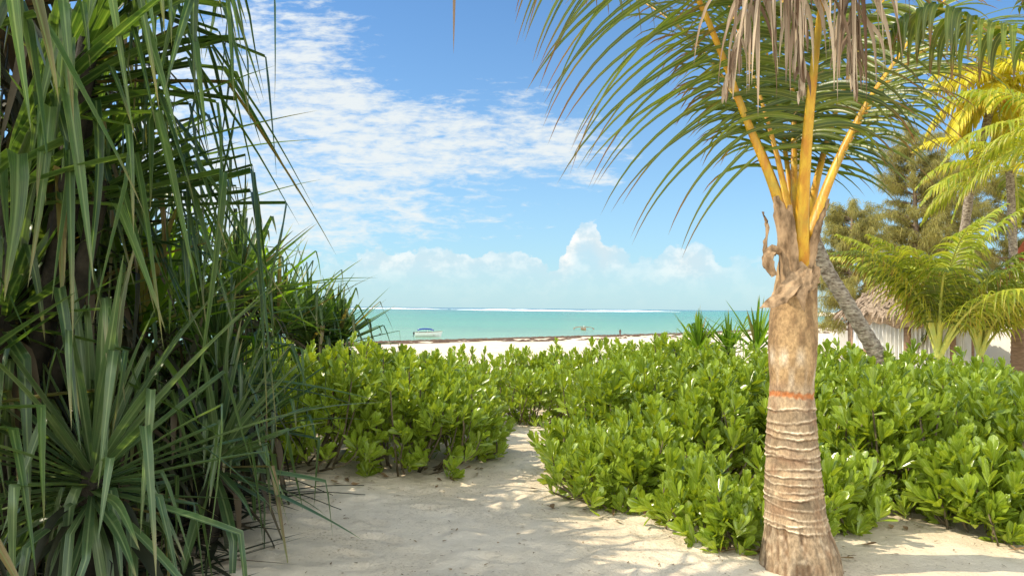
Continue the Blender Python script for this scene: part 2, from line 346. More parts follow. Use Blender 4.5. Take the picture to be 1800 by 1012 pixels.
# sea: sheet that follows the shoreline and runs out past the horizon
xs = np.concatenate([np.linspace(-25000, -900, 20), np.linspace(-800, 1000, 120), np.linspace(1200, 4000, 20), np.linspace(5000, 40000, 12)])
o_ = np.concatenate([[0-6, 0], np.geomspace(2, 45000, 70)])
XX, OO = np.meshgrid(xs, o_, indexing='ij'); YY = np.minimum(shore_y(XX)+OO, 50000)
YY = np.where(OO < 0, shore_y(XX)+OO, YY); ZZ = np.full_like(XX, WZ)
lv = np.clip(np.log(np.maximum(OO, 1)/3.0)/np.log(3000/3.0), 0, 1.0)
g = MB(); g.grid(np.stack([XX, YY, ZZ], -1)[None], np.stack([lv]*3, -1)[None]); tag(g.build('sea', M['water']), kind='structure')
# surf breaking on the outer reef
g = MB(); fr = np.random.default_rng(9)
for row, (yc, hh, gap) in enumerate(((2350, 3.8, .16), (2000, 2.6, .5), (1720, 1.4, .75))):
    x = -1700
    while x < 2600:
        L = fr.uniform(60, 420)
        keep = gap+(.25 if x > 700 else 0)
        if fr.random() > keep:
            n = 14; px = np.linspace(x, x+L, n); yo = yc+60*np.sin(px/500)+fr.uniform(-25, 25)
            h = hh*(.35+.65*fr.random(n))*np.sin(np.linspace(.15, 3.0, n)); w = 55*(.5+fr.random(n))
            P = np.stack([np.stack([px, yo-w, np.full(n, WZ+.05)], -1), np.stack([px, yo-w*.3, WZ+h*.7], -1), np.stack([px, yo, WZ+h], -1), np.stack([px, yo+w*.6, np.full(n, WZ+.05)], -1)], 0)
            g.grid(P[None], np.zeros(3))
        x += L*fr.uniform(.7, 1.05)
tag(g.build('reef_surf', M['foam']), 'white line of surf breaking on the outer reef', kind='stuff')
# seaweed washed up along the tide line
g = MB(); fr = np.random.default_rng(11)
for _ in range(5200):
    x = fr.uniform(-45, 190); k = fr.random()
    off_ = fr.normal(5.5, 2.4) if k < .5 else (fr.normal(16, 3.0) if k < .8 else fr.uniform(2, 60))
    sc_ = shore_y(x); off_ *= max(1, sc_/190)
    y = sc_-off_-.9*math.sin(x*.35)-.6; z = float(gz(x, y)); n = 7
    L, Wd, hh = fr.uniform(.6, 2.6)*max(1, sc_/170), fr.uniform(.25, .8)*max(1, sc_/170), fr.uniform(.06, .26)
    ang = math.atan2(shore_y(x+1)-shore_y(x-1), 2)+fr.normal(0, .15); ca, sa = math.cos(ang), math.sin(ang)
    th = np.linspace(0, 2*np.pi, n, endpoint=False); rr = fr.uniform(.6, 1.1, n)
    ex = L*np.cos(th)*rr; ey = Wd*np.sin(th)*rr
    vx = np.append(x+ex*ca-ey*sa, x); vy = np.append(y+ex*sa+ey*ca, y); vz = gz(vx, vy)-.02; vz[-1] += hh+.03
    g.poly(np.stack([vx, vy, vz], -1), [(i, (i+1) % n, n) for i in range(n)])
tag(g.build('seaweed', M['weed']), 'brown dried seaweed strewn along the tide line', kind='stuff')

# ------------------------------------------------------------------ leaves
def broad_leaves(mb, O, D, UPV, L, Wd, rnd, curl=.25, rows=5):
    """spoon-shaped leaves; O origin, D direction, UPV the upper side"""
    n = len(O); t = np.array([0, .28, .52, .74, .91, 1.0]) if rows == 5 else np.array([0, .45, .8, 1.0])
    w = np.array([.10, .42, .80, 1.0, .72, .10]) if rows == 5 else np.array([.12, .75, 1.0, .15])
    D = nrm(D); S = nrm(np.cross(D, UPV)); Nn = np.cross(S, D)
    L = L[:, None, None]; Wd = Wd[:, None, None]; cu = (np.asarray(curl)*np.ones(n))[:, None, None]
    tt = t[None, :, None]; mid = O[:, None]+D[:, None]*(L*tt)+Nn[:, None]*(L*cu*(tt**2-.25*tt))
    sgn = np.array([-1, 0, 1.])
    P = mid[:, :, None]+S[:, None, None]*(Wd[..., None]*w[None, :, None, None]*sgn[None, None, :, None])+Nn[:, None, None]*(Wd[..., None]*.32*w[None, :, None, None]*np.abs(sgn)[None, None, :, None])
    c = np.zeros(P.shape); c[..., 0] = rnd[:, None, None]; c[..., 1] = t[None, :, None]; c[..., 2] = np.random.default_rng(n).random(n)[:, None, None]
    mb.grid(P, c, np.broadcast_to(np.array([0, 1, 0.]), P.shape[:3]))
def straps(mb, O, D, L, W0, rnd, bend, kink=None, kinkdir=None, seg=10, S=None, fold=.35, wprof='pand', rnd2=None, wob=None):
    """long strap leaves that bend under their weight; kink (N) = fraction at which the blade folds over"""
    n = len(O); D = nrm(D.astype(float)); P = [O.astype(float)]; Ds = [D.copy()]; d = D.copy(); p = O.astype(float)
    for k in range(seg):
        t = (k+1)/seg
        g_ = np.zeros((n, 3)); g_[:, 2] = -1
        bb = bend*(1.6*t)
        if kink is not None:
            hit = (t >= kink) & (t-1/seg < kink); d = np.where(hit[:, None], nrm(kinkdir), d)
        if wob is not None: d = d+wob*np.sin(t*9+rnd*20)[:, None]
        d = nrm(d+g_*bb[:, None]/seg*3); p = p+d*(L/seg)[:, None]; P.append(p); Ds.append(d)
    P = np.stack(P, 1); Ds = np.stack(Ds, 1)
    if S is None: S = nrm(np.cross(D, np.array([0, 0, 1.])+rng.normal(0, .15, (n, 3))))
    S = np.broadcast_to(S[:, None], Ds.shape); S = nrm(S-(S*Ds).sum(-1, keepdims=True)*Ds); Nn = np.cross(S, Ds)
    t = np.linspace(0, 1, seg+1)
    if wprof == 'pand': w = np.minimum(1, .72+t*.9)*np.clip((1-t)/.62, 0, 1)**.8
    elif wprof == 'palm': w = np.clip(.30+t*5, 0, 1)*np.clip((1-t)/.75, 0, 1)**.75
    else: w = np.clip((1-t)*1.6, 0.02, 1)
    w = w[None, :, None]*W0[:, None, None]
    Q = np.stack([P-S*w+Nn*w*fold, P, P+S*w+Nn*w*fold], 2)
    c = np.zeros(Q.shape); c[..., 0] = rnd[:, None, None]; c[..., 1] = t[None, :, None]; c[..., 2] = (rnd2 if rnd2 is not None else rng.random(n))[:, None, None]
    mb.grid(Q, c, np.broadcast_to(np.array([0, 1, 0.]), Q.shape[:3]))
    return P

# ------------------------------------------------------------------ sea-lettuce shrubs (the hedge)
SHRUBS = []                                           # (centre x, y, rx, ry, height)
def dome_points(cx, cy, rx, ry, h, sp, seed, others, shrink=1.0):
    r = np.random.default_rng(seed); sub = [(cx, cy, rx*.74, ry*.74, h*.84)]
    for k in range(11):
        a = r.uniform(0, 6.28); q = r.uniform(.45, .8); s_ = r.uniform(.28, .44)
        sub.append((cx+rx*q*math.cos(a), cy+ry*q*math.sin(a), rx*s_, ry*s_, h*(1-.36*q*q)*r.uniform(.74, 1.08)))
    pts = []; ns = []
    for (x, y, a, b, hh) in sub:
        area = 2.2*(a+b)*hh+3.14*a*b; n = int(area/(sp*sp)*1.5)
        ph = r.uniform(0, 2*np.pi, n); v = r.uniform(0, 1, n)**1.25
        ct = v**.85; st = np.sqrt(1-ct**2)
        p = np.stack([x+a*st*np.cos(ph), y+b*st*np.sin(ph), hh*.42+hh*.58*ct-np.where(ct < .36, (.36-ct)/.36*hh*.42*r.random(n)**.8, 0)], -1)
        nn = nrm(np.stack([st*np.cos(ph)/a, st*np.sin(ph)/b, ct/(hh*.58)], -1)); pts.append(p); ns.append(nn)
    p = np.vstack(pts); nn = np.vstack(ns)
    keep = np.ones(len(p), bool)
    for (x, y, a, b, hh) in sub+[(o[0], o[1], o[2]*.8, o[3]*.8, o[4]*.85) for o in others]:
        f = ((p[:, 0]-x)/a)**2+((p[:, 1]-y)/b)**2+(np.maximum(p[:, 2]-hh*.42, 0)/(hh*.58))**2; keep &= f > .74
    p, nn = p[keep], nn[keep]; sel = []; cell = {}
    for i in r.permutation(len(p)):
        k = tuple((p[i]/sp).astype(int)); ok = True
        for dx in (-1, 0, 1):
            for dy in (-1, 0, 1):
                for dz in (-1, 0, 1):
                    for j in cell.get((k[0]+dx, k[1]+dy, k[2]+dz), ()):
                        if ((p[i]-p[j])**2).sum() < sp*sp*.56: ok = False
        if ok: sel.append(i); cell.setdefault(k, []).append(i)
    return p[sel], nn[sel]
def make_shrub(i, spec, label):
    cx, cy, rx, ry, h, sp, lf = spec; r = np.random.default_rng(100+i)
    z0 = float(gz(cx, cy)); h = h-.05+((.12 if cx < 1 else .03) if cy > 11.5 else (.05 if cy > 8.8 and cx < 0 else 0)); root = empty('sea_lettuce_shrub', (cx, cy, z0), label, 'shrub', 'sea lettuce shrubs of the hedge')
    p, nn = dome_points(cx, cy, rx, ry, h, sp, 200+i, [s for j, s in enumerate(SHRUBS) if j != i])
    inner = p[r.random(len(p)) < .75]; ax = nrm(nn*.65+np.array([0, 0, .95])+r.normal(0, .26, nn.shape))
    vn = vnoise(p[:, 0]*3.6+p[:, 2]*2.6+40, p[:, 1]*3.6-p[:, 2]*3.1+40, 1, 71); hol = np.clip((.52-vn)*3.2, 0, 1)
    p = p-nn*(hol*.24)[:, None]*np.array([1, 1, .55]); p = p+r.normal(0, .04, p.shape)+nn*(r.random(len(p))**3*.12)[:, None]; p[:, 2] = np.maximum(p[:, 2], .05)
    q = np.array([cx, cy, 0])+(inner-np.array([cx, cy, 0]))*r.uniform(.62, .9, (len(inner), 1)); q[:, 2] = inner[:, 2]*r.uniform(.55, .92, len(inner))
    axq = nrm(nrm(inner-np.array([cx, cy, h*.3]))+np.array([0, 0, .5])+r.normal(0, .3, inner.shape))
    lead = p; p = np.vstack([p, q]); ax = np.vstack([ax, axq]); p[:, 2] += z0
    old = np.concatenate([np.zeros(len(lead)), np.ones(len(q))])  # inner leaves, older and darkened: the hedge's inner shade put into leaf colour
    nl = 13; n = len(p); k = np.tile(np.arange(nl), n); P = np.repeat(p, nl, 0); A = np.repeat(ax, nl, 0); old_shade = np.repeat(old, nl)
    ref = nrm(np.cross(A, nrm(r.normal(0, 1, A.shape)))); ref = np.repeat(ref[::nl], nl, 0); B = np.cross(A, ref)
    ang = k*2.39996+np.repeat(r.uniform(0, 6.28, n), nl)+r.normal(0, .15, n*nl)
    tilt = np.clip(.14+.86*(k/nl)**1.0+np.repeat(r.normal(0, .10, n), nl)+r.normal(0, .13, n*nl), .05, 1.5)
    rad = ref*np.cos(ang)[:, None]+B*np.sin(ang)[:, None]
    D = A*np.cos(tilt)[:, None]+rad*np.sin(tilt)[:, None]; O = P-A*(.010+.007*k)[:, None]*(lf/.14)*1.2
    size = np.repeat(r.uniform(.68, 1.2, n), nl)*(.72+.36*np.sin(np.pi*(k+1)/(nl+2)))
    L = lf*size*r.uniform(.85, 1.12, n*nl); Wd = L*r.uniform(.14, .20, n*nl)
    rnd = np.clip(np.repeat(r.uniform(.1, .95, n), nl)*(1-.85*old_shade)+.45*(1-k/nl)-.22+r.normal(0, .08, n*nl), 0, 1)
    keepm = r.random(n*nl) < .90
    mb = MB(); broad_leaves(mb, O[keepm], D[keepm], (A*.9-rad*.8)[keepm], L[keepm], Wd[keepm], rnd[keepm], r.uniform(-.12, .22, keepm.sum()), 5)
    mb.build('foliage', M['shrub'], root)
    st = MB(); nb = max(4, int(len(lead)*.22))
    for j in r.permutation(len(lead))[:nb]:
        e = lead[j]+np.array([0, 0, z0]); b0 = np.array([cx+(e[0]-cx)*.45+r.normal(0, .08), cy+(e[1]-cy)*.45+r.normal(0, .08), z0-.03])
        mid = (b0+e)/2+np.array([(e[0]-cx)*.15, (e[1]-cy)*.15, -.03])+r.normal(0, .03, 3)
        pts = catmull([b0, mid, e-ax[j]*.05, e], 7); st.tube(pts, np.linspace(.011, .005, 7), 5)
    st.build('branches', M['shrub_stem'], root)
    return root
def G(px, py):                                        # ground point seen at a pixel of the photo
    a = at(px, py, 1)-np.array([0, 0, 1.6]); t = -1.6/a[2]; return a[0]*t, a[1]*t
SPEC = [
 # left of the path
 (-2.05, 7.30, .95, .80, 1.22, .125, .135, 'bushy green shrub beside the pandanus, brightest at its crown, left of the sandy path'),
 (-1.05, 7.42, .72, .72, 1.12, .125, .135, 'rounded green shrub with dark bare branches low down, left of the path between two others'),
 (-.50, 7.88, .50, .60, .86, .125, .135, 'low glossy shrub whose skirt spills onto the left edge of the path'),
 (-1.55, 8.95, 1.0, .75, 1.06, .13, .135, 'tall shrub crown rising directly below the boat with the blue canopy'),
 (-.90, 9.9, .80, .75, .95, .135, .13, 'dark green shrub at the back left of the path bend'),
 # behind the path
 (.30, 10.7, .75, .6, .86, .14, .125, 'narrow dark shrub closing the end of the sandy path'),
 (-1.2, 11.8, 1.3, .9, .86, .15, .125, 'flat-topped distant shrub in front of the pale beach'),
 (.3, 12.6, 1.0, .7, .92, .15, .125, 'distant low shrub in line with the path, just under the strip of beach'),
 (1.55, 12.0, 1.2, 1.0, 1.12, .15, .125, 'distant shrub mound under the outrigger boat'),
 (2.8, 13.0, 1.2, 1.0, 1.24, .15, .125, 'distant shrub mound under the wading person'),
 (1.25, 9.7, .70, .75, .98, .13, .13, 'upright shrub standing just right of where the path disappears'),
 # right of the path
 (.70, 7.08, .44, .60, .62, .12, .135, 'low leafy shrub leaning out over the sunlit sand at the path bend'),
 (1.35, 8.25, .78, .80, 1.05, .125, .135, 'yellow-green shrub behind the low one at the path bend'),
 (2.35, 9.3, .95, .95, 1.24, .13, .135, 'full shrub at the foot of the small distant pandanus'),
 (.95, 6.18, .52, .50, .66, .115, .135, 'low bright shrub on the sand edge left of the palm trunk, with pale rosettes'),
 (1.62, 6.85, .70, .65, .90, .115, .14, 'bright shrub of medium height behind the sand-edge shrub and left of the palm trunk'),
 (1.40, 5.48, .42, .36, .52, .11, .14, 'small front shrub spilling onto the sand just left of the palm trunk foot'),
 (2.45, 7.35, .80, .75, 1.15, .12, .14, 'tall bright shrub directly behind the upper palm trunk'),
 (2.28, 5.55, .52, .40, .68, .11, .15, 'low shrub with large loose leaves hugging the right side of the palm trunk'),
 (3.05, 6.25, .70, .60, 1.08, .115, .145, 'dense shrub right of the palm trunk with dark hollows between its leaf clusters'),
 (3.55, 5.55, .55, .45, .70, .11, .15, 'big-leaved low shrub above the shaded sand near the right edge'),
 (4.35, 6.30, .80, .70, 1.05, .12, .145, 'shrub cut off by the right edge of the picture, nearest the camera'),
 (3.55, 7.75, .90, .85, 1.22, .125, .14, 'high shrub below the thatched hut'),
 (4.85, 7.9, .95, .9, 1.16, .13, .14, 'high shrub below the yellow-stemmed young palms'),
 (5.0, 9.7, 1.2, 1.0, 1.22, .14, .135, 'far shrub in front of the hut with the white curtains'),
 (3.6, 10.1, 1.0, 1.0, 1.25, .14, .135, 'far shrub around the foot of the leaning grey trunk'),
 (1.46, 4.98, .17, .15, .46, .10, .14, 'single leafy sprig leaning against the left side of the palm trunk foot'),
 (1.98, 4.92, .15, .14, .42, .10, .14, 'single leafy sprig against the right side of the palm trunk foot'),
 (6.45, 9.3, .9, .95, 1.06, .14, .135, 'far shrub rounding off the hedge beside the white wall'),
]
SHRUBS = [s[:5] for s in SPEC]
for i, s in enumerate(SPEC): make_shrub(i, s[:7], s[7])

# ------------------------------------------------------------------ palm fronds
def frond(root, pts, Lmax, n, r0=.045, bare=.28, droop=.5, spread=(75, 30), up=(0, 0, 1), matl='palm', matr='petiole', wid=.016, seg=8, seed=0, name='frond', sides=(1, -1), lift=.2, squash=.55, lprof=None, label=None, broken=0, rmin=.004, dense=1.0):
    r = np.random.default_rng(seed); C = catmull(pts, 40); T = nrm(np.gradient(C, axis=0))
    tt = np.linspace(0, 1, 40); rad = r0*(1-tt)**1.1+rmin; rad *= 1+.75*np.exp(-tt*12)
    mr = MB(); mr.tube(C, rad, 8, squash=squash, hint=np.asarray(up, float)); fr_ = mr.build(name, M[matr], root)
    if label: fr_['label'] = label
    up = np.asarray(up, float); O = []; D = []; S = []; L = []; tl = []
    for s_ in sides:
        t = bare+(1-bare)*np.linspace(0, 1, n)**.92+r.normal(0, .003, n); t = np.clip(t, 0, .999)
        q = (t-bare)/(1-bare); ci = np.stack([np.interp(t, tt, C[:, k]) for k in range(3)], -1); Ti = nrm(np.stack([np.interp(t, tt, T[:, k]) for k in range(3)], -1))
        side = nrm(np.cross(Ti, up)); Nn = nrm(np.cross(side, Ti)); a = np.radians(spread[0]+(spread[1]-spread[0])*q+r.normal(0, 4, n))
        if 'dead' in name: a = a+r.normal(0, .3, n)
        d = side*s_*np.sin(a)[:, None]+Ti*np.cos(a)[:, None]+Nn*(lift+r.normal(0, .07, n))[:, None]
        O.append(ci); D.append(nrm(d)); S.append(Ti); pr = (lprof(q) if lprof else (.55+.45*np.sin(np.pi*np.clip(q*1.15+.08, 0, 1)))*np.clip((1.08-q)*2.4, .25, 1))
        L.append(Lmax*pr*(r.uniform(.55, 1.25, n) if 'dead' in name else r.uniform(.9, 1.06, n))); tl.append(q)
    O = np.vstack(O); D = np.vstack(D); S = np.vstack(S); L = np.concatenate(L); N_ = len(O)
    keep = r.random(N_) > broken; O, D, S, L = O[keep], D[keep], S[keep], L[keep]; N_ = len(O)
    S = nrm(S+r.normal(0, .6 if 'dead' in name else .12, S.shape)); rnd = r.random(N_) if 'dead' in name else np.clip(r.beta(2, 2, N_), 0, 1); mb = MB()
    straps(mb, O, D, L, np.full(N_, wid)*r.uniform(.8, 1.15, N_), rnd, np.full(N_, droop)*r.uniform(.75, 1.3, N_) if 'dead' not in name else r.uniform(.7, 3.0, N_), seg=seg, S=S, fold=.45, wprof='palm')
    mb.build('leaflets', M[matl], fr_); return fr_
def arc(o, az, e0, L, bend, n=7, tw=0):
    """frond midrib: leaves o at azimuth az and elevation e0 (deg) and bends down by `bend` degrees"""
    p = np.array(o, float); out = [p.copy()]
    for k in range(n):
        t = (k+.5)/n; e = R(e0-bend*t**1.4); a = R(az+tw*t); p = p+L/n*np.array([math.cos(e)*math.cos(a), math.cos(e)*math.sin(a), math.sin(e)]); out.append(p.copy())
    return out

# ---- the near coconut palm
D0 = 4.62; base = at(1407, 1003, D0); base[2] = gz(base[0], base[1])
near = empty('coconut_palm', base, 'young coconut palm with ringed tan trunk and orange stalks before the green hedge', 'palm tree')
prof = [(1012, 150, 1407), (1000, 143, 1407), (960, 128, 1406), (930, 112, 1403), (900, 102, 1400), (860, 96, 1398), (800, 88, 1396), (740, 82, 1395), (695, 75, 1394), (680, 73, 1394), (665, 74, 1395), (640, 80, 1396), (600, 83, 1397), (560, 81, 1398), (530, 76, 1400), (500, 72, 1403), (470, 66, 1405), (440, 54, 1407), (415, 40, 1408)]
pz = np.array([at(p[2], p[0], D0)[2] for p in prof]); pr = np.array([p[1] for p in prof])/F*D0/2; pxx = np.array([at(p[2], p[0], D0)[0] for p in prof])
nz_ = 760; seg = 150; zz = np.linspace(pz[0]-.03, pz[-1], nz_); th = np.linspace(0, 2*np.pi, seg, endpoint=False)
ZZ_, TH = np.meshgrid(zz, th, indexing='ij'); rr0 = np.interp(ZZ_, pz, pr); r5 = np.random.default_rng(3)
ringz = []; z_ = .28
while z_ < 1.06: ringz.append(z_); z_ += r5.uniform(.022, .082)
ringz = np.array(ringz)
hfull = (ZZ_-zz[0]); colr = np.zeros((nz_, seg, 3)); 
tan_ = np.array([.43, .30, .175]); pale = np.array([.66, .53, .37]); dark = np.array([.11, .06, .03]); grey = np.array([.42, .34, .24])
nA = vnoise(TH*3+20, ZZ_*6, 1, 21); nB = vnoise(TH*8, ZZ_*30, 1, 22); nC = vnoise(np.cos(TH)*3+9, ZZ_*9+np.sin(TH)*3, 1, 23)
colr = tan_*(1-nA[..., None]*.45)+grey*(nA[..., None]*.45); disp = np.zeros_like(ZZ_)
tone = r5.uniform(.62, 1.16, len(ringz)+1); ti = np.clip(np.searchsorted(ringz, (ZZ_+.010*np.sin(TH*1.3+1)).ravel()).reshape(ZZ_.shape), 0, len(ringz)); tn = tone[ti]; tn = tn*(1-.45*np.clip(vnoise(TH*2.1+ti*3, ti*1.0+ZZ_*9, 1, 81)*2-1.0, 0, 1))
colr = colr*tn[..., None]
for q, rz in enumerate(ringz):
    wob_ = .010*np.sin(TH+q*1.9)+.007*np.sin(TH*2+q*.7)+.012*(vnoise(TH*2.2+q*5, TH*0+q, 1, 31)-.5)+.007*(vnoise(TH*9+q*5, TH*0+q, 1, 32)-.5); am = .25+1.2*vnoise(TH*1.6+q*7, TH*0+q*3, 1, 33)**1.3
    d = ZZ_-(rz+wob_)
    disp += am*(.0028*np.exp(-(d/.005)**2)-.0022*np.exp(-((d+.010)/.006)**2)+.0045*np.exp(-np.abs(d)/.028)*(d > 0))
    f = np.clip(np.exp(-((d-.002)/.0062)**2)*am*np.clip(nB*1.7+.1, 0, 1), 0, 1); colr = colr*(1-f[..., None])+pale*1.15*f[..., None]
    f = np.exp(-((d+.011)/.006)**2)*.8*np.clip(nC*1.8-.2, 0, 1); colr = colr*(1-f[..., None])+dark*f[..., None]  # thin brown shade line under each scar, painted into the bark colour
bl_ = np.clip(vnoise(TH*2.5+3, ZZ_*13, 1, 51)*2.6-1.35, 0, 1)[..., None]; colr = colr*(1-bl_*.55)+np.array([.24, .13, .07])*bl_*.55
up_ = np.clip((ZZ_-1.13)/.05, 0, 1)                          # fibrous part above the last scar
nC2 = np.clip(nC*1.9-.45+.5*(nB-.5), 0, 1)[..., None]; smo = np.array([.44, .29, .145])*(1-nC2*.75)+np.array([.17, .10, .05])*(nC2*.75)
pl = np.clip(nA*2-1.05, 0, 1)[..., None]*np.clip((1.40-ZZ_)/.08, 0, 1)[..., None]; smo = smo*(1-pl*.7)+np.array([.74, .64, .5])*pl*.7
colr = colr*(1-up_[..., None])+smo*up_[..., None]
zo = at(0, 687, D0)[2]
ob = (np.exp(-((ZZ_-1.085-.006*np.sin(TH*2)-.012*(vnoise(TH*7, TH*0, 1, 61)-.5))/.018)**4)*np.clip(.55+.9*vnoise(TH*10, ZZ_*40, 1, 62), 0, 1))[..., None]; colr = colr*(1-ob)+np.array([.44, .16, .055])*ob; disp -= ob[..., 0]*.004
lowm = np.clip((.38-ZZ_)/.12, 0, 1); crack = np.clip(vnoise(TH*14+ZZ_*3, ZZ_*4.5, 1, 41)*2.3-.95, 0, 1)*lowm
disp += lowm*.010*(vnoise(TH*14, ZZ_*7, 1, 42)-.5)-crack*.010; colr = colr*(1-crack[..., None]*.75)+dark*1.2*crack[..., None]*.75
gr = np.clip(vnoise(TH*9, ZZ_*26, 1, 43)*2-1.1, 0, 1)[..., None]*lowm[..., None]; colr = colr*(1-gr*.5)+pale*gr*.5
disp += .008*(nC-.5)+.004*(nB-.5)
rr = rr0+disp; ax_x = np.interp(zz, pz, pxx)[:, None]; yb = base[1]+.012*np.sin(zz*3)[:, None]
P = np.stack([ax_x+rr*np.cos(TH), yb+rr*np.sin(TH), ZZ_], -1); P = np.concatenate([P, P[:, :1]], 1); colr = np.concatenate([colr, colr[:, :1]], 1)
g = MB(); g.grid(P[None].transpose(0, 2, 1, 3), np.clip(colr, 0.01, 1)[None].transpose(0, 2, 1, 3)); g.build('trunk', M['trunk'], near)
cr = at(1407, 440, D0)
def pp(*a): return [at(x, y, d) for x, y, d in a]
# leaf stalks; each carries its own leaflets
frond(near, pp((1392, 440, 4.55), (1362, 335, 4.50), (1310, 205, 4.42), (1268, 95, 4.35), (1222, -10, 4.25), (1150, -110, 4.15), (1030, -190, 4.05), (900, -190, 3.95), (800, -120, 3.9)), 1.32, 56, .031, .19, .34, (98, 55), (.25, -1, .1), seed=1, seg=10, lift=.02, wid=.0125)
frond(near, pp((1395, 420, 4.62), (1372, 300, 4.75), (1345, 200, 4.9), (1300, 60, 5.1), (1235, -100, 5.3), (1150, -200, 5.4)), 1.0, 44, .024, .28, .5, (80, 35), (.4, -.7, .6), seed=2, seg=9)
frond(near, pp((1400, 420, 4.7), (1396, 300, 4.9), (1394, 180, 5.15), (1380, 30, 5.5), (1350, -120, 5.9), (1310, -200, 6.3)), 1.0, 42, .022, .25, .5, (80, 35), (0, -.8, .6), seed=3, seg=9)
frond(near, pp((1406, 482, 4.60), (1408, 445, 4.51), (1412, 340, 4.43), (1421, 220, 4.34), (1434, 90, 4.25), (1450, -60, 4.1), (1440, -220, 3.7), (1420, -300, 3.2)), .95, 46, .049, .42, .6, (75, 35), (0, .9, .5), seed=4, seg=9)
frond(near, pp((1422, 420, 4.60), (1462, 305, 4.62), (1516, 195, 4.66), (1565, 120, 4.7), (1640, 20, 4.75), (1730, -50, 4.8)), .62, 40, .029, .27, .5, (88, 35), (-.6, -.6, .5), seed=5, seg=9)
frond(near, pp((1412, 430, 4.72), (1440, 300, 4.95), (1475, 180, 5.25), (1530, 40, 5.6), (1610, -80, 6.0)), .9, 40, .024, .25, .5, (80, 35), (0, -.8, .6), seed=6, seg=9)
frond(near, pp((1398, 430, 4.7), (1385, 300, 4.95), (1360, 150, 5.3), (1320, 0, 5.7), (1250, -110, 6.1)), 1.0, 42, .022, .25, .5, (80, 35), (0.3, -.8, .6), seed=7, seg=9)
# fronds on the far side of the crown
for k, (az, e0, L, bd) in enumerate(((30, 66, 3.6, 80), (60, 76, 3.8, 70), (130, 74, 3.8, 70))):
    frond(near, arc(cr+np.array([0, 0, -.1]), az, e0, L, bd), .9, 38, .03, .25, .5, (75, 35), seed=20+k, seg=8)
# dead frond hanging in front of the crown
frond(near, pp((1440, -330, 4.25), (1470, -300, 4.05), (1400, -200, 3.95), (1350, -90, 3.95), (1310, 40, 3.98), (1275, 150, 4.0)), .82, 46, .020, .06, 2.6, (50, 15), (0, -.9, .3), 'palm_dead', 'dead_rachis', .014, 7, 30, 'dead_frond', label='dry grey-brown frond hanging down in front of the crown')
frond(near, pp((1440, -330, 4.3), (1480, -260, 4.10), (1500, -150, 4.05), (1500, 10, 4.1), (1500, 150, 4.1)), .78, 46, .02, .06, 2.6, (50, 15), (0, -.9, .3), 'palm_dead', 'dead_rachis', .014, 7, 31, 'dead_frond', label='dry grey-brown frond hanging down in front of the crown')
frond(near, pp((1440, -330, 4.3), (1400, -280, 4.05), (1380, -180, 4.0), (1395, -20, 4.0), (1410, 160, 4.0)), .84, 46, .02, .06, 2.6, (50, 15), (0, -.9, .3), 'palm_dead', 'dead_rachis', .015, 7, 32, 'dead_frond', label='dry grey-brown frond hanging down in front of the crown')
# dry leaf sheaths: torn curled flaps round the base of the stalks
def flap(pts, w, seed, curl=.35, taper=(.6, 1, .1)):
    r = np.random.default_rng(seed); C = catmull(pts, 16); T = nrm(np.gradient(C, axis=0)); out = nrm(C-np.array([cr[0], cr[1]+.02, 0])*np.array([1, 1, 0])-C*np.array([0, 0, 1])); S = nrm(np.cross(T, out+1e-3))
    t = np.linspace(0, 1, 16); wd = np.interp(t, np.linspace(0, 1, len(taper)), taper)*w; u = np.linspace(-1, 1, 9)
    P = C[:, None]+S[:, None]*(wd[:, None, None]*u[None, :, None])+out[:, None]*(curl*wd[:, None, None]*(u**2)[None, :, None]*-1)
    P += out[:, None]*(r.normal(0, .004, (16, 9, 1)))+S[:, None]*(np.abs(u)[None, :, None]**4)*np.sign(u)[None, :, None]*r.normal(0, .10, (16, 1, 1))*wd[:, None, None]; P2 = P-out[:, None]*.004
    g = MB(); g.grid(P[None], np.zeros(3)); g.grid(P2[None][:, :, ::-1], np.zeros(3)); return g.build('leaf_sheath', M['sheath'], near)
flap(pp((1383, 520, 4.50), (1380, 450, 4.47), (1372, 385, 4.44), (1362, 345, 4.44)), .055, 1, .5, (.9, 1, .9, .35))
flap(pp((1425, 470, 4.52), (1436, 420, 4.50), (1446, 385, 4.5), (1458, 350, 4.5)), .032, 2, .5, (1, 1, .7, .25))
flap(pp((1375, 445, 4.49), (1352, 440, 4.44), (1346, 462, 4.42), (1360, 485, 4.42)), .038, 3, .6, (.4, 1, 1.1, .5))
flap(pp((1420, 470, 4.46), (1395, 495, 4.41), (1372, 520, 4.38), (1350, 536, 4.36), (1334, 542, 4.30)), .050, 4, .12, (1.1, .9, 1, .6, .03))
flap(pp((1418, 470, 4.45), (1414, 500, 4.41), (1410, 522, 4.39), (1414, 548, 4.40)), .040, 5, .1, (.9, 1.0, .7, .04))
flap(pp((1440, 470, 4.52), (1436, 490, 4.50), (1428, 505, 4.47), (1422, 515, 4.46)), .035, 6, .4, (.9, 1, .5, .1))
flap(pp((1392, 500, 4.46), (1388, 430, 4.44), (1386, 390, 4.44), (1388, 360, 4.46)), .040, 7, .7, (1, 1, .8, .3))
flap(pp((1400, 470, 4.80), (1400, 430, 4.84), (1402, 390, 4.86), (1405, 350, 4.86)), .11, 8, .5, (1, 1, .8, .3))
flap(pp((1350, 470, 4.55), (1343, 440, 4.52), (1348, 400, 4.52), (1340, 372, 4.5)), .018, 9, .3, (1, .8, .6, .2))

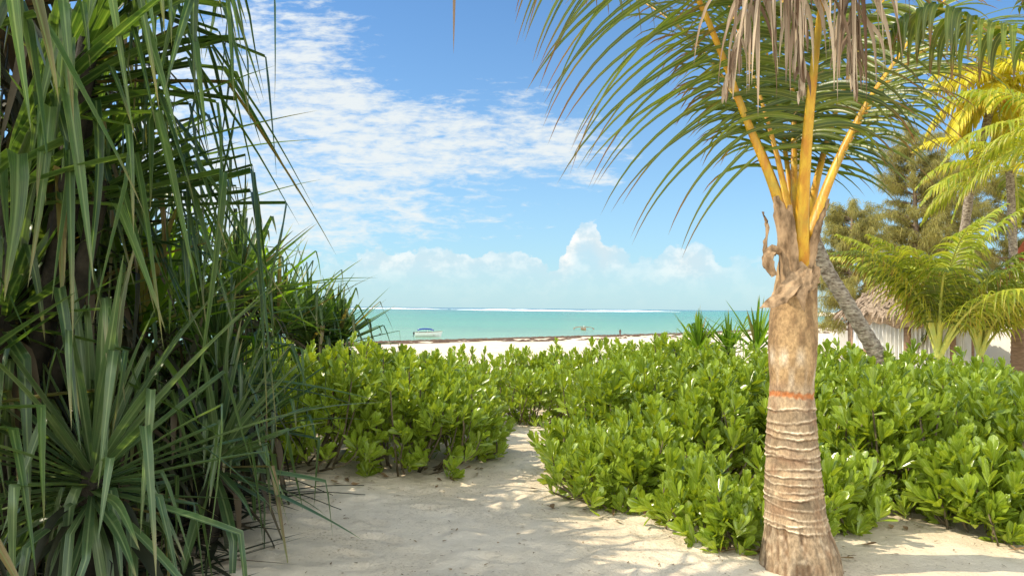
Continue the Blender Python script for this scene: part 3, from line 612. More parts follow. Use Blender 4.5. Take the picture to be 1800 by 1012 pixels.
# ---- leaning palm behind it: grey trunk, crown mostly above the picture
lb = np.array([*at(1535, 612, 9.6)[:2], 0.]); lb[2] = gz(lb[0], lb[1])
lean = empty('leaning_palm', lb, 'leaning palm with mottled grey trunk rising from the hedge behind the near palm', 'palm tree')
lb2 = at(1560, 660, 9.6)
C = catmull([at(1552, 640, 9.6), at(1532, 605, 9.6), at(1487, 530, 9.6), at(1447, 462, 9.6), at(1420, 380, 9.5), at(1405, 250, 9.3), at(1400, 80, 9.0), at(1395, -160, 8.4)], 90)
g = MB(); rt = np.interp(np.linspace(0, 1, 90), [0, .2, 1], [.118, .096, .08])*(1+.05*np.sin(np.arange(90)*2.1)); g.tube(C, rt, 18); g.build('trunk', M['grey_trunk'], lean)
top_ = C[-1]
for k, (az, e0, L, bd) in enumerate(((190, 28, 4.6, 75), (214, 34, 4.8, 62), (238, 30, 4.6, 70), (262, 34, 4.4, 80), (290, 30, 4.4, 90), (325, 30, 4.4, 80), (0, 35, 4.4, 80), (60, 50, 4.2, 80), (130, 50, 4.2, 80))):
    frond(lean, arc(top_, az, e0, L, bd), .9, 60, .035, .2, .55, (70, 30), seed=40+k, seg=7, wid=.017)

# ---- generic palm
def palm(base, top, r0, r1, fr_list, label, matl, matr, seed, Lf=.8, n=40, wid=.02, seg=5, droop=.6, bare=.25, r_st=.03, nuts=0, tm='grey_trunk', bendp=None, name='coconut_palm', group=None):
    root = empty(name, base, label, 'palm tree', group); C = catmull([base-np.array([0, 0, .1]), bendp if bendp is not None else (base+top)/2, top], 40)
    g = MB(); g.tube(C, np.linspace(r0, r1, 40)*(1+.06*np.sin(np.arange(40)*2.3)), 12); g.build('trunk', M[tm], root)
    for k, (az, e0, L, bd) in enumerate(fr_list):
        mm, mr = (matl, matr) if not isinstance(matl, list) else (matl[k % len(matl)], matr)
        frond(root, arc(top, az, e0, L, bd), Lf, n, r_st, bare, droop, (72, 30), seed=seed+k, seg=seg, matl=mm, matr=mr, wid=wid, rmin=.006)
    if nuts:
        r = np.random.default_rng(seed)
        for k in range(nuts):
            a = r.uniform(0, 6.28); c = top+np.array([.28*math.cos(a), .28*math.sin(a), -.12-.15*r.random()]); g = MB()
            g.tube([c+np.array([0, 0, q]) for q in (-.13, -.11, -.05, .02, .08, .12)], [.01, .06, .105, .11, .07, .01], 10); g.build('coconut', M['nut'], root)
    return root
M['nut'] = simple('orange_coconut', (.62, .20, .05), (.70, .34, .06), 6, .5)
def fan(n, e_lo, e_hi, L, b_lo, b_hi, seed):
    r = np.random.default_rng(seed); return [((k*137.5+r.uniform(-12, 12)) % 360, e_lo+(e_hi-e_lo)*((k+.5)/n)+r.normal(0, 4), L*r.uniform(.85, 1.1), r.uniform(b_lo, b_hi)) for k in range(n)]
def ground_at(px, d): p = at(px, 560, d); p[2] = gz(p[0], p[1]); return p
# tall sunlit yellow palm at the right
b = ground_at(1672, 19); t_ = at(1752, 148, 17.0)
palm(b, t_, .12, .08, fan(22, -50, 66, 1.95, 60, 100, 3), 'tall slim palm with bright yellow drooping fronds and orange coconuts at the upper right', ['palm_yellow'], 'petiole_back', 60, .60, 54, .032, 5, .9, .12, .03, 9, bendp=at(1700, 370, 18))
# palm whose fronds fill the space under it
b = ground_at(1790, 17); palm(b, at(1775, 300, 16), .09, .08, fan(17, -10, 65, 2.3, 60, 100, 5), 'green-yellow palm half hidden below the tall yellow palm', ['palm_back', 'palm_back', 'palm_yellow'], 'petiole_back', 90, .62, 40, .026, 5, .7, .18, .03)
b = ground_at(1835, 14); palm(b, at(1905, 230, 13), .10, .09, fan(12, -15, 60, 2.6, 60, 100, 6), 'palm with green fronds reaching in over the right edge beside the tall yellow palm', ['palm_back'], 'petiole_back', 110, .62, 40, .024, 5, .7, .2, .03)
# two young stemless palms in front of the hut
for (px, dd_, lab, sd_, nf, LL) in ((1650, 12.6, 'stemless young palm with arching fronds and yellow stalks in front of the thatched hut', 130, 22, 2.9), (1722, 13.6, 'stemless young palm with yellow stalks in front of the white wall', 160, 16, 2.4)):
    b = ground_at(px, dd_); t_ = b+np.array([0, 0, .80]); palm(b, t_, .10, .08, [(a_, max(e_, 80) if 120 < a_ % 360 < 265 else e_, l_, b2) for a_, e_, l_, b2 in fan(nf, 58, 90, LL, 58, 104, sd_)], lab, ['palm_back', 'palm', 'palm_back'], 'petiole_back', sd_, .72, 38, .021, 6, .9, .26, .03, tm='wood', name='young_palm', group='young palms by the hut')
b = ground_at(1790, 14.5); palm(b, b+np.array([0, 0, 1.3]), .15, .12, fan(12, 20, 80, 2.0, 70, 110, 9), 'young palm with darker fronds hanging over the white wall at the right edge', ['palm_back', 'palm'], 'petiole_back', 190, .6, 40, .02, 6, .6, .3, .03, tm='wood', name='young_palm', group='young palms by the hut')
# foreground palm standing out of frame at the right: one drooping frond reaches in at the top
b = np.array([4.3, 3.9, 0.]); b[2] = gz(b[0], b[1])
fgp = empty('coconut_palm', b, 'near palm outside the right edge whose dark frond hangs into the top right corner', 'palm tree')
g = MB(); C = catmull([b-np.array([0, 0, .1]), np.array([4.45, 3.9, 1.8]), np.array([4.2, 3.9, 3.6])], 40); g.tube(C, np.linspace(.17, .12, 40), 16); g.build('trunk', M['grey_trunk'], fgp)
frond(fgp, [C[-1]]+pp((1900, 100, 4.0), (1800, 58, 4.0), (1720, 40, 4.05), (1650, 15, 4.1), (1590, 30, 4.1), (1560, 70, 4.1)), .42, 26, .020, .30, 2.6, (70, 25), broken=.22, seed=210, seg=8, wid=.022, matr='petiole_back')
for k, (az, e0, L, bd) in enumerate(((-30, 30, 3.2, 80), (30, 40, 3.2, 80), (80, 45, 3.4, 70), (-80, 40, 3.2, 80), (205, 50, 4.0, 55))):
    frond(fgp, arc(C[-1], az, e0, L, bd), .85, 44, .03, .22, .6, (72, 30), seed=220+k, seg=7)
# single dry leaflet hanging from the tip of the long left frond into the sky
g = MB(); straps(g, np.array([at(800, -121, 3.9)]), np.array([[0.0, 0, -1.]]), np.array([.655]), np.array([.010]), np.array([.2]), np.array([.1]), S=np.array([[1., .2, 0]]), seg=8)
g.build('dead_leaflet', M['palm_dead'], near)['label'] = 'single dry brown leaflet hanging straight down into the blue sky'

# ------------------------------------------------------------------ pandanus
def rosette(root, c, n, L, seed, matl='pand', axis_=(0, 0, 1), lo=-25, hi=85, wid=.028, kinkp=.7, bend=.10, seg=11, kinkr=(.38, .72), name='leaf_rosette', azr=None, fresh=0):
    r = np.random.default_rng(seed); k = np.arange(n); az = k*2.39996+r.normal(0, .2, n)
    if azr: az = np.radians(r.uniform(azr[0], azr[1], n))
    el = np.radians(lo+(hi-lo)*(1-(k+.5)/n)**.8+r.normal(0, 6, n)); D = np.stack([np.cos(el)*np.cos(az), np.cos(el)*np.sin(az), np.sin(el)], -1)
    a = nrm(np.array(axis_, float)); z = np.array([0, 0, 1.]); v = np.cross(z, a); cth = a[2]
    K = np.array([[0, -v[2], v[1]], [v[2], 0, -v[0]], [-v[1], v[0], 0]]); Rm = np.eye(3)+K+K@K/(1+cth+1e-6); D = D@Rm.T
    O = np.asarray(c)+D*.05+np.outer(-.012*k/n*20, a)*.5
    Ls = L*r.uniform(.62, 1.12, n)*np.clip(.7+.6*k/n, .6, 1.05); Wd = wid*r.uniform(.8, 1.2, n)
    hv = nrm(D*np.array([1, 1, 0])+1e-3); kd = nrm(hv*(r.random(n)**1.8*.7)[:, None]+np.array([0, 0, -1.])+r.normal(0, .13, (n, 3)))
    kink = np.where(r.random(n) < kinkp, r.uniform(kinkr[0], kinkr[1], n), 5.0)
    mb = MB(); straps(mb, O, D, Ls, Wd, r.random(n), bend*r.uniform(.5, 1.8, n), kink, kd, seg, fold=.42, wob=r.normal(0, .02, (n, 3)))
    return mb.build(name, M[matl], root)
def skirt(root, c, n, L, seed):                            # dead leaves hanging under a rosette
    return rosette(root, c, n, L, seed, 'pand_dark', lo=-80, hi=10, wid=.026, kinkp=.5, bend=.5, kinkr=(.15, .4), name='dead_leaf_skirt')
def pandanus(bxy, crowns, label, seed, tr=.045, group='pandanus clump at the left'):
    b = np.array([bxy[0], bxy[1], float(gz(*bxy))]); root = empty('pandanus', b, label, 'pandanus', group); g = MB()
    for c in crowns:
        c3 = np.array(c[0]); mid = (b+c3)/2+np.array([.05, 0, -.15*np.linalg.norm(c3-b)]); C = catmull([b-np.array([0, 0, .1]), mid, c3-np.array([0, 0, .06]), c3], 14)
        g.tube(C, np.linspace(tr*1.2, tr*.75, 14), 9)
    g.build('trunk', M['dark_trunk'], root)
    for k, c in enumerate(crowns):
        kw = dict(c[3]) if len(c) > 3 else {}; sk = kw.pop('skirt', 20)
        rosette(root, c[0], c[1], c[2], seed+k*3, **kw)
        if sk: skirt(root, np.array(c[0])-np.array([0, 0, .1]), sk, c[2]*.75, seed+k*3+1)
    return root
far = dict(kinkp=.6, bend=.05, kinkr=(.6, .9), wid=.031)
arm = dict(kinkp=.88, kinkr=(.50, .68), wid=.031, bend=.07, skirt=0)
pandanus((-2.9, 3.9), [(at(70, 175, 3.9), 30, 1.45, dict(azr=(-55, 50), lo=-5, hi=45, **arm)), (at(10, 330, 3.9), 34, 1.65, dict(azr=(-50, 45), lo=-5, hi=48, **arm)), (at(150, 70, 3.9), 26, 1.35, dict(azr=(-60, 60), lo=0, hi=55, **arm)),
                       (at(190, -40, 4.0), 30, 1.35, dict(azr=(-75, 70), lo=-20, hi=40, **arm)),
                       (at(175, 335, 3.8), 11, 1.80, dict(azr=(-28, 28), lo=4, hi=30, kinkp=1.0, kinkr=(.40, .52), wid=.030, bend=.05, skirt=0)), (at(150, 120, 3.75), 12, 1.85, dict(azr=(-30, 30), lo=4, hi=35, kinkp=1.0, kinkr=(.36, .50), wid=.030, bend=.05, skirt=0))],
         'tall near pandanus whose long folded leaves hang against the bright sky', 300)
pandanus((-2.9, 4.5), [(at(60, 440, 4.3), 32, 1.55, dict(azr=(-50, 50), lo=5, hi=60, **arm)), (at(150, 300, 4.5), 30, 1.45, dict(azr=(-50, 60), lo=-5, hi=60, **arm)), (at(190, 430, 4.7), 34, 1.25, dict(lo=-10, hi=75, kinkp=.8, kinkr=(.5, .7), wid=.03, skirt=10)), (at(10, 540, 3.7), 44, 1.15, dict(lo=-30, hi=80, skirt=14)), (at(70, 400, 4.2), 40, 1.2, dict(matl='pand_dark', skirt=14))],
         'pandanus crown at mid height behind the hanging folded leaves', 320)
pandanus((-2.5, 2.95), [(at(-90, 40, 3.0), 12, 1.25, dict(azr=(-50, 40), lo=5, hi=50, kinkp=1.0, kinkr=(.3, .5), wid=.036, skirt=0)), (at(-60, 330, 3.1), 9, 1.2, dict(azr=(-70, 20), lo=5, hi=50, kinkp=.9, kinkr=(.3, .5), wid=.034, skirt=0))],
         'closest pandanus, two broad bluish blades of it hanging in front of the dark interior', 335, .05)
pandanus((-2.15, 3.62), [(at(163, 822, 3.6), 76, 1.38, dict(lo=-22, hi=84, kinkp=.75, kinkr=(.45, .8), wid=.025, skirt=10, matl='pand_low')), (at(163, 850, 3.6), 40, 1.0, dict(lo=-35, hi=12, kinkp=.95, kinkr=(.25, .5), wid=.024, skirt=16, matl='pand_low'))],
         'low pandanus rosette in the shade at the lower left with leaves arching to the sand', 340, .06)
pandanus((-1.95, 4.75), [(at(385, 800, 4.75), 58, 1.08, dict(lo=-25, kinkp=.45, matl='pand_low', axis_=(.35, 0, 1), skirt=12))],
         'pandanus rosette next to the leafy hedge with leaves fanning out to the right', 350, .05)
pandanus((-2.5, 3.2), [(at(-130, 700, 3.3), 40, 1.1, dict(lo=-30, skirt=20))], 'pandanus cut by the left edge low in the picture, blades drooping', 360)
pandanus((-2.7, 5.2), [(at(250, 560, 4.9), 54, 1.15, dict(matl='pand_fresh', lo=-10, kinkp=.4, skirt=18)), (at(120, 600, 4.7), 50, 1.15, dict(lo=-20, kinkp=.6, skirt=18))],
         'pandanus with upright sunlit yellow-green blades in the middle of the clump', 370)
pandanus((-2.3, 6.0), [(at(345, 560, 5.7), 54, 1.1, dict(matl='pand', **far)), (at(420, 500, 6.3), 50, 1.05, dict(matl='pand', **far)), (at(390, 640, 5.3), 44, .95, dict(matl='pand', kinkp=.5))],
         'pandanus with many thin blades in front of the white cloud', 385)
pandanus((-3.3, 6.3), [(at(230, 440, 6.0), 56, 1.2, dict(matl='pand', **far)), (at(110, 400, 5.6), 50, 1.2, dict(matl='pand', **far)), (at(300, 510, 6.6), 50, 1.1, dict(matl='pand_fresh', **far))],
         'pandanus at the back of the clump, its blades lit from behind', 400)
pandanus((-2.9, 8.4), [(at(490, 570, 8.2), 60, 1.15, dict(matl='pand', lo=0, **far)), (at(440, 530, 8.0), 56, 1.1, dict(matl='pand_fresh', lo=0, **far)), (at(545, 590, 8.6), 70, .95, dict(matl='pand', lo=0, hi=88, kinkp=.5, bend=.05))],
         'distant pandanus of dense upright blades left of the sea', 420)
pandanus((-2.35, 9.3), [(at(592, 595, 9.0), 84, .85, dict(matl='pand', lo=5, hi=88, kinkp=.65, bend=.03, kinkr=(.6, .9), wid=.033)), (at(560, 610, 9.2), 50, .8, dict(matl='pand', lo=0, kinkp=.5)), (at(520, 620, 8.9), 60, 1.1, dict(matl='pand_fresh', lo=15, hi=88, kinkp=.45, bend=.04))],
         'farthest pandanus of the clump, outlined against the turquoise sea', 440)
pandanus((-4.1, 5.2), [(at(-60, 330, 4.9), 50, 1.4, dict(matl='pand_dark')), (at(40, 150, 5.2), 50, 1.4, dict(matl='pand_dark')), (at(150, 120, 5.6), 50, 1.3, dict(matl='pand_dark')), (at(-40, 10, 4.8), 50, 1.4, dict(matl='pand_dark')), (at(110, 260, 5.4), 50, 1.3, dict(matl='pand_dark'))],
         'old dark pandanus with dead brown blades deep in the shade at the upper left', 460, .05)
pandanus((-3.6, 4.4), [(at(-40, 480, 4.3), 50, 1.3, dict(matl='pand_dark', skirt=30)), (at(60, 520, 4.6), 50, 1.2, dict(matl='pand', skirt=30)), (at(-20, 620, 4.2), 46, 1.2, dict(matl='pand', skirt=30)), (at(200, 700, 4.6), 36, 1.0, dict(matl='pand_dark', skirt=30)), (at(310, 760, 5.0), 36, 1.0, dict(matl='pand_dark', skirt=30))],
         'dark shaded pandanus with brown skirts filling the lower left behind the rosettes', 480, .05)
pandanus((-2.6, 5.6), [(at(60, 780, 4.3), 50, 1.0, dict(lo=-20, skirt=24)), (at(250, 760, 5.0), 54, 1.05, dict(lo=-20, hi=85, skirt=24)), (at(330, 690, 5.4), 54, 1.0, dict(lo=-15, hi=85, skirt=20)), (at(455, 730, 5.9), 50, .95, dict(lo=-20, hi=85, skirt=20)), (at(60, 880, 4.2), 40, .9, dict(lo=-20, skirt=20))],
         'low spreading pandanus filling the gap between the near rosette and the hedge', 545, .045)
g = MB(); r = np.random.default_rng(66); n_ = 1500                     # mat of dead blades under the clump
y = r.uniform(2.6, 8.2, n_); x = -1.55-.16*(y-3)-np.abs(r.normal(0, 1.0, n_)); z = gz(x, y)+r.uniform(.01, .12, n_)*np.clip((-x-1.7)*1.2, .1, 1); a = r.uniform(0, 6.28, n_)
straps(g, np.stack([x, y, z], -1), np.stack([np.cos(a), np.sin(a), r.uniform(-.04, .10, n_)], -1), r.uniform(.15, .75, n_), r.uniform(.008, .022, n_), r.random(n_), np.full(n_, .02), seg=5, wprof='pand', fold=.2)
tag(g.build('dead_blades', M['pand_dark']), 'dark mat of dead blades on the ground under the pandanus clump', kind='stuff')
# the rest of the clump goes on outside the picture at the left; it shades the path
pandanus((-3.9, 2.6), [((-3.5, 2.3, 2.9), 44, 1.4), ((-3.2, 2.9, 3.3), 44, 1.4), ((-4.2, 2.8, 3.6), 44, 1.4), ((-3.3, 2.2, 1.9), 40, 1.3), ((-4.0, 1.7, 2.6), 44, 1.4)], 'pandanus of the same clump standing outside the left edge', 500, .05)
# small pandanus plants at the right, beyond the hedge
PR = 'small pandanus plants beyond the hedge'
pandanus((3.05, 11.2), [(at(1228, 606, 11.2), 46, .66, dict(matl='pand_fresh', lo=15, hi=88, kinkp=.25, bend=.04, skirt=0, wid=.022))], 'small spiky pandanus seen against the sea right of the wading person', 520, .03, PR)
pandanus((3.9, 11.4), [(at(1280, 610, 11.4), 46, .66, dict(matl='pand_fresh', lo=10, hi=88, kinkp=.4, bend=.04, skirt=0, wid=.024))], 'small pandanus with a folded blade halfway between the spiky one and the palm trunk', 525, .03, PR)
pandanus((4.3, 11.0), [(at(1330, 606, 11.0), 44, .82, dict(matl='pand_fresh', lo=10, hi=88, kinkp=.3, bend=.03, skirt=0, wid=.024))], 'small tall-bladed pandanus touching the left side of the palm trunk', 530, .03, PR)

# ------------------------------------------------------------------ casuarinas behind the young palms
def casuarina(base, h, crown_r, label, seed, lo=.25, n=150):
    r = np.random.default_rng(seed); root = empty('casuarina_tree', base, label, 'tree', 'feathery casuarina trees behind the hut')
    C = catmull([base-np.array([0, 0, .2]), base+np.array([r.normal(0, .2), 0, h*.5]), base+np.array([r.normal(0, .4), 0, h])], 30); g = MB(); g.tube(C, np.linspace(.16, .03, 30), 10)
    O = []; D = []
    for k in range(n):
        t = lo+(1-lo)*r.random()**.8; i = t*29; b0 = C[int(i)]; a = r.uniform(0, 6.28); Lb = crown_r*(1.15-t*.65)*r.uniform(.5, 1.1); e = r.uniform(.1, .9)
        pts = catmull([b0, b0+.5*Lb*np.array([math.cos(a), math.sin(a), e*.7]), b0+Lb*np.array([math.cos(a), math.sin(a), e*.6])], 7); g.tube(pts, np.linspace(.022, .006, 7), 5)
        m_ = int(46*Lb/crown_r)+8; u = r.uniform(.3, 1, m_); q = np.stack([np.interp(u, np.linspace(0, 1, 7), pts[:, c]) for c in range(3)], -1)+r.normal(0, .05, (m_, 3))
        q = np.repeat(q, 9, 0)+r.normal(0, .04, (m_*9, 3)); O.append(q); D.append(nrm(r.normal(0, .45, q.shape)+np.array([math.cos(a)*.35, math.sin(a)*.35, -.25])))
    g.build('trunk', M['dark_bark'], root); O = np.vstack(O); D = np.vstack(D); n_ = len(O); mb = MB()
    straps(mb, O, D, r.uniform(.14, .32, n_), np.full(n_, .0065), r.random(n_), np.full(n_, .5), seg=3, wprof='x', fold=.1, S=nrm(r.normal(0, 1, (n_, 3))))
    mb.build('crown', M['needle'], root)
M['dark_bark'] = simple('casuarina_bark', (.16, .11, .08), (.26, .19, .14), 8, .9, .02, .8)
casuarina(ground_at(1500, 25), 5.3, 1.6, 'low feathery casuarina directly behind the near palm crown', 600, .2, 130)
casuarina(ground_at(1590, 26), 8.2, 2.1, 'tallest feathery olive casuarina between the near palm and the yellow palm', 610, .25, 170)
casuarina(ground_at(1660, 28), 7.6, 1.9, 'feathery casuarina right beside the trunk of the yellow palm', 620, .2, 130)
casuarina(ground_at(1770, 29), 7.4, 2.0, 'casuarina with drooping needles behind the right-hand palms', 630, .2, 130)

# ------------------------------------------------------------------ hut, walls, house
hc = ground_at(1600, 16.5); hz0 = hc[2]; eav = at(1592, 548, 16.5)[2]; apex = at(1592, 474, 16.5)[2]; rad = 110/F*16.5
hut = empty('thatched_hut', hc, 'round beach hut with shaggy grey-brown thatched roof and white curtains behind the hedge', 'hut')
g = MB(); r = np.random.default_rng(77); seg = 72; rows = 26; t = np.linspace(0, 1, rows); th = np.linspace(0, 2*np.pi, seg+1)
RR = rad*(.04+.96*t**.92); ZR = apex+(eav-apex)*t
jit = r.normal(0, .035, (rows, seg+1)); jit[:, -1] = jit[:, 0]; zj = -.06*np.abs(np.sin(np.arange(rows)*1.05))[:, None]
P = np.stack([hc[0]+(RR[:, None]+jit)*np.cos(th), hc[1]+(RR[:, None]+jit)*np.sin(th), ZR[:, None]+jit*.8+zj], -1); g.grid(P[None], np.zeros(3))
lip = P[-1].copy(); lip2 = lip+np.array([0, 0, -.22])+np.stack([-np.cos(th)*.12, -np.sin(th)*.12, r.normal(0, .05, seg+1)], -1); g.grid(np.stack([lip, lip2])[None], np.zeros(3))
n_ = 2600; tt_ = r.random(n_)**.6; a = r.uniform(0, 6.28, n_); O = np.stack([hc[0]+rad*(.04+.96*tt_**.92)*np.cos(a), hc[1]+rad*(.04+.96*tt_**.92)*np.sin(a), apex+(eav-apex)*tt_+.01], -1)
D = np.stack([np.cos(a), np.sin(a), np.full(n_, -.60)], -1)+r.normal(0, .12, (n_, 3)); straps(g, O, D, r.uniform(.2, .45, n_), np.full(n_, .03), r.random(n_), np.full(n_, .25), seg=3, wprof='x')
g.build('thatched_roof', M['thatch'], hut)
for k in range(8):
    a = k*math.pi/4+.25; g = MB(); p0 = hc+np.array([math.cos(a)*rad*.82, math.sin(a)*rad*.82, 0]); g.tube([p0-np.array([0, 0, .05]), p0*np.array([1, 1, 0])+np.array([0, 0, (eav+hz0)/2]), p0*np.array([1, 1, 0])+np.array([0, 0, eav+.1])], .07, 8); g.build('post', M['wood'], hut)
for k in (3, 4, 5, 6):                                       # curtains gathered between the posts facing us
    a0, a1 = k*math.pi/4+.30, (k+1)*math.pi/4+.20; u = np.linspace(0, 1, 50); ang = a0+(a1-a0)*u; rr_ = rad*.80+.05*np.sin(u*60); zt = np.linspace(eav-.08, hz0+.1, 8)
    P = np.stack([hc[0]+rr_[None]*np.cos(ang)[None]*np.ones((8, 1)), hc[1]+rr_[None]*np.sin(ang)[None]*np.ones((8, 1)), zt[:, None]*np.ones((1, 50))], -1); g = MB(); g.grid(P[None], np.zeros(3)); g.build('curtain', M['curtain'], hut)
def wallseg(p0, p1, h, th_, name, lab, mat_, cap=True, h1=None):
    p0 = np.array(p0); p1 = np.array(p1); root = empty(name, [*p0[:2], gz(p0[0], p0[1])], lab, 'wall'); d = nrm(p1-p0); n_ = np.array([-d[1], d[0]])*th_/2; z0 = gz(p0[0], p0[1])-.3; z1 = gz(p1[0], p1[1])-.3
    h1 = h1 or h; g = MB(); v = []
    for z, dz0, dz1 in ((0, 0, 0), (1, h+.3, h1+.3)):
        for p, zz0, hh in ((p0-n_, z0, dz0), (p1-n_, z1, dz1), (p1+n_, z1, dz1), (p0+n_, z0, dz0)): v.append((p[0], p[1], zz0+hh))
    g.poly(v, [(3, 2, 1, 0), (4, 5, 6, 7), (0, 1, 5, 4), (1, 2, 6, 5), (2, 3, 7, 6), (3, 0, 4, 7)]); g.build('wall', M[mat_], root, smooth=False)
    if cap:
        g = MB(); e = np.array([d[0], d[1]])*.04; n2 = n_*1.25; v = []
        for dz in (.003, .07):
            for p, zz0, hh in ((p0-n2-e, z0, h+.3), (p1-n2+e, z1, h1+.3), (p1+n2+e, z1, h1+.3), (p0+n2-e, z0, h+.3)): v.append((p[0], p[1], zz0+hh+dz))
        g.poly(v, [(3, 2, 1, 0), (4, 5, 6, 7), (0, 1, 5, 4), (1, 2, 6, 5), (2, 3, 7, 6), (3, 0, 4, 7)]); g.build('coping', M[mat_], root, smooth=False)
    return root
a0 = ground_at(1703, 17.5); a1 = ground_at(1960, 15.0)
wallseg(a0[:2], a1[:2], 1.78, .22, 'garden_wall', 'white plastered wall with palm shadows behind the hedge at the right edge', 'plaster')
a0 = ground_at(1470, 29); a1 = ground_at(1500, 29); wallseg(a0[:2], a1[:2], 1.35, .25, 'low_wall', 'short piece of white wall beside the sea left of the thatched hut', 'plaster')
hb = ground_at(1925, 27); house = empty('house', hb, 'white house with red tiled roof glimpsed through the palms at the right edge', 'house')
g = MB(); g.box(hb+np.array([0, 0, 1.9]), (3.4, 3, 3.8)); g.build('wall', M['plaster'], house, smooth=False)
g = MB(); zt = at(0, 440, 27)[2]; zr = at(0, 395, 27)[2]; x0, x1, y0, y1 = hb[0]-2.1, hb[0]+2.1, hb[1]-1.9, hb[1]+1.9; ym = hb[1]
g.poly([(x0, y0, zt-.3), (x1, y0, zt-.3), (x1, ym, zr+.5), (x0, ym, zr+.5), (x0, y1, zt-.3), (x1, y1, zt-.3), (x0, y0, zt-.4), (x1, y0, zt-.4), (x0, y1, zt-.4), (x1, y1, zt-.4)], [(0, 1, 2, 3), (3, 2, 5, 4), (6, 7, 1, 0), (4, 5, 9, 8), (6, 8, 9, 7)])
for k in range(22):
    x = x0+(k+.5)*(x1-x0)/22; g.tube([(x, y0-.02, zt-.28), (x, ym, zr+.53)], .035, 6)
g.build('roof', M['tile'], house, smooth=False)

# ------------------------------------------------------------------ boats and person
def sea_at(px, py): a = at(px, py, 1)-np.array([0, 0, 1.6]); t = (WZ-1.6)/a[2]; return np.array([a[0]*t, a[1]*t, WZ])
def hull(L, Wd, H, sheer=.25, n=17):
    P = []
    for i in range(n):
        u = i/(n-1); w = Wd/2*(1-max(0, (u-.45)/.55)**2.2)*(.86+.14*min(1, u*4)); z1 = H*(1+sheer*u**2.5); row = []
        for k, (a, b) in enumerate(((-1, 1), (-.97, .75), (-.80, .30), (-.45, .02), (0, -.12), (.45, .02), (.80, .30), (.97, .75), (1, 1))): row.append((u*L-L/2+(.35*u*b if u > .8 else 0), a*max(w, .03), b*z1 if b > .5 else b*H))
        P.append(row)
    return np.array(P)
def xf(P, o, rot): c, s_ = math.cos(rot), math.sin(rot); P = np.asarray(P, float); return np.stack([P[..., 0]*c-P[..., 1]*s_, P[..., 0]*s_+P[..., 1]*c, P[..., 2]], -1)+o
o = sea_at(752, 591.5); br = R(8); bl = 45/F*np.linalg.norm(o[:2])
boat = empty('motor_boat', o, 'small white motor boat with a blue canopy moored near the beach', 'boat')
H = hull(bl, 1.8, .92, .30); o[2] += -.05; g = MB(); g.grid(xf(H, o, br)[None], np.zeros(3)); Hi = H*np.array([.97, .9, .9])+np.array([0, 0, .04]); g.grid(xf(Hi, o, br)[None][:, ::-1], np.zeros(3))
tr = H[0]; g.poly(xf(tr, o, br), [(0, 1, 7, 8), (1, 2, 6, 7), (2, 3, 5, 6), (3, 4, 5)]); g.build('hull', M['white_paint'], boat)
g = MB(); g.tube(xf(np.vstack([H[:, 0]+[0, -.02, .02], H[::-1, -1]+[0, .02, .02]]), o, br), .035, 6); g.build('gunwale', M['wood'], boat)
g = MB(); u = np.linspace(0, 1, 15); v = np.linspace(-1, 1, 7); cz = 1.62+.16*np.sin(np.pi*u)[:, None]-.10*(v**2)[None]-.10*np.abs(2*u-1)[:, None]**4; P = np.stack([(-bl*.40+bl*.62*u)[:, None]*np.ones((1, 7)), v[None]*.8*np.ones((15, 1)), cz], -1)
g.grid(xf(P, o, br)[None], np.zeros(3)); P2 = P.copy(); P2[..., 2] -= .09; g.grid(xf(P2, o, br)[None][:, ::-1], np.zeros(3))
for ed in (P[:, 0], P[:, -1], P[0], P[-1]): e2 = ed.copy(); e2[:, 2] -= .16; g.grid(xf(np.stack([ed, e2]), o, br)[None], np.zeros(3))
g.build('canopy', M['blue_canvas'], boat)
for x in (-bl*.36, -bl*.02, bl*.17):
    for y in (-.72, .72): g = MB(); g.tube(xf([(x, y, .5), (x, y, 1.1), (x, y, 1.62)], o, br), .028, 6); g.build('canopy_post', M['white_paint'], boat)
g = MB()
for x in (-1.2, 0, 1.2): g.box(xf((x, 0, .42), o, br), (.3, 1.4, .05), br)
g.build('bench', M['wood'], boat)
ob_ = g = MB(); e = -bl/2-.18; g.tube(xf([(e, 0, .48), (e-.02, 0, .6), (e-.03, 0, .85), (e-.02, 0, .98), (e, 0, 1.02)], o, br), [.10, .17, .19, .15, .05], 10); g.tube(xf([(e-.02, 0, .5), (e-.12, 0, .1), (e-.2, 0, -.35)], o, br), [.09, .06, .05], 8); g.tube(xf([(e+.15, 0, .75), (e+.5, .1, .82)], o, br), .025, 6); g.build('outboard_motor', M['black'], boat)
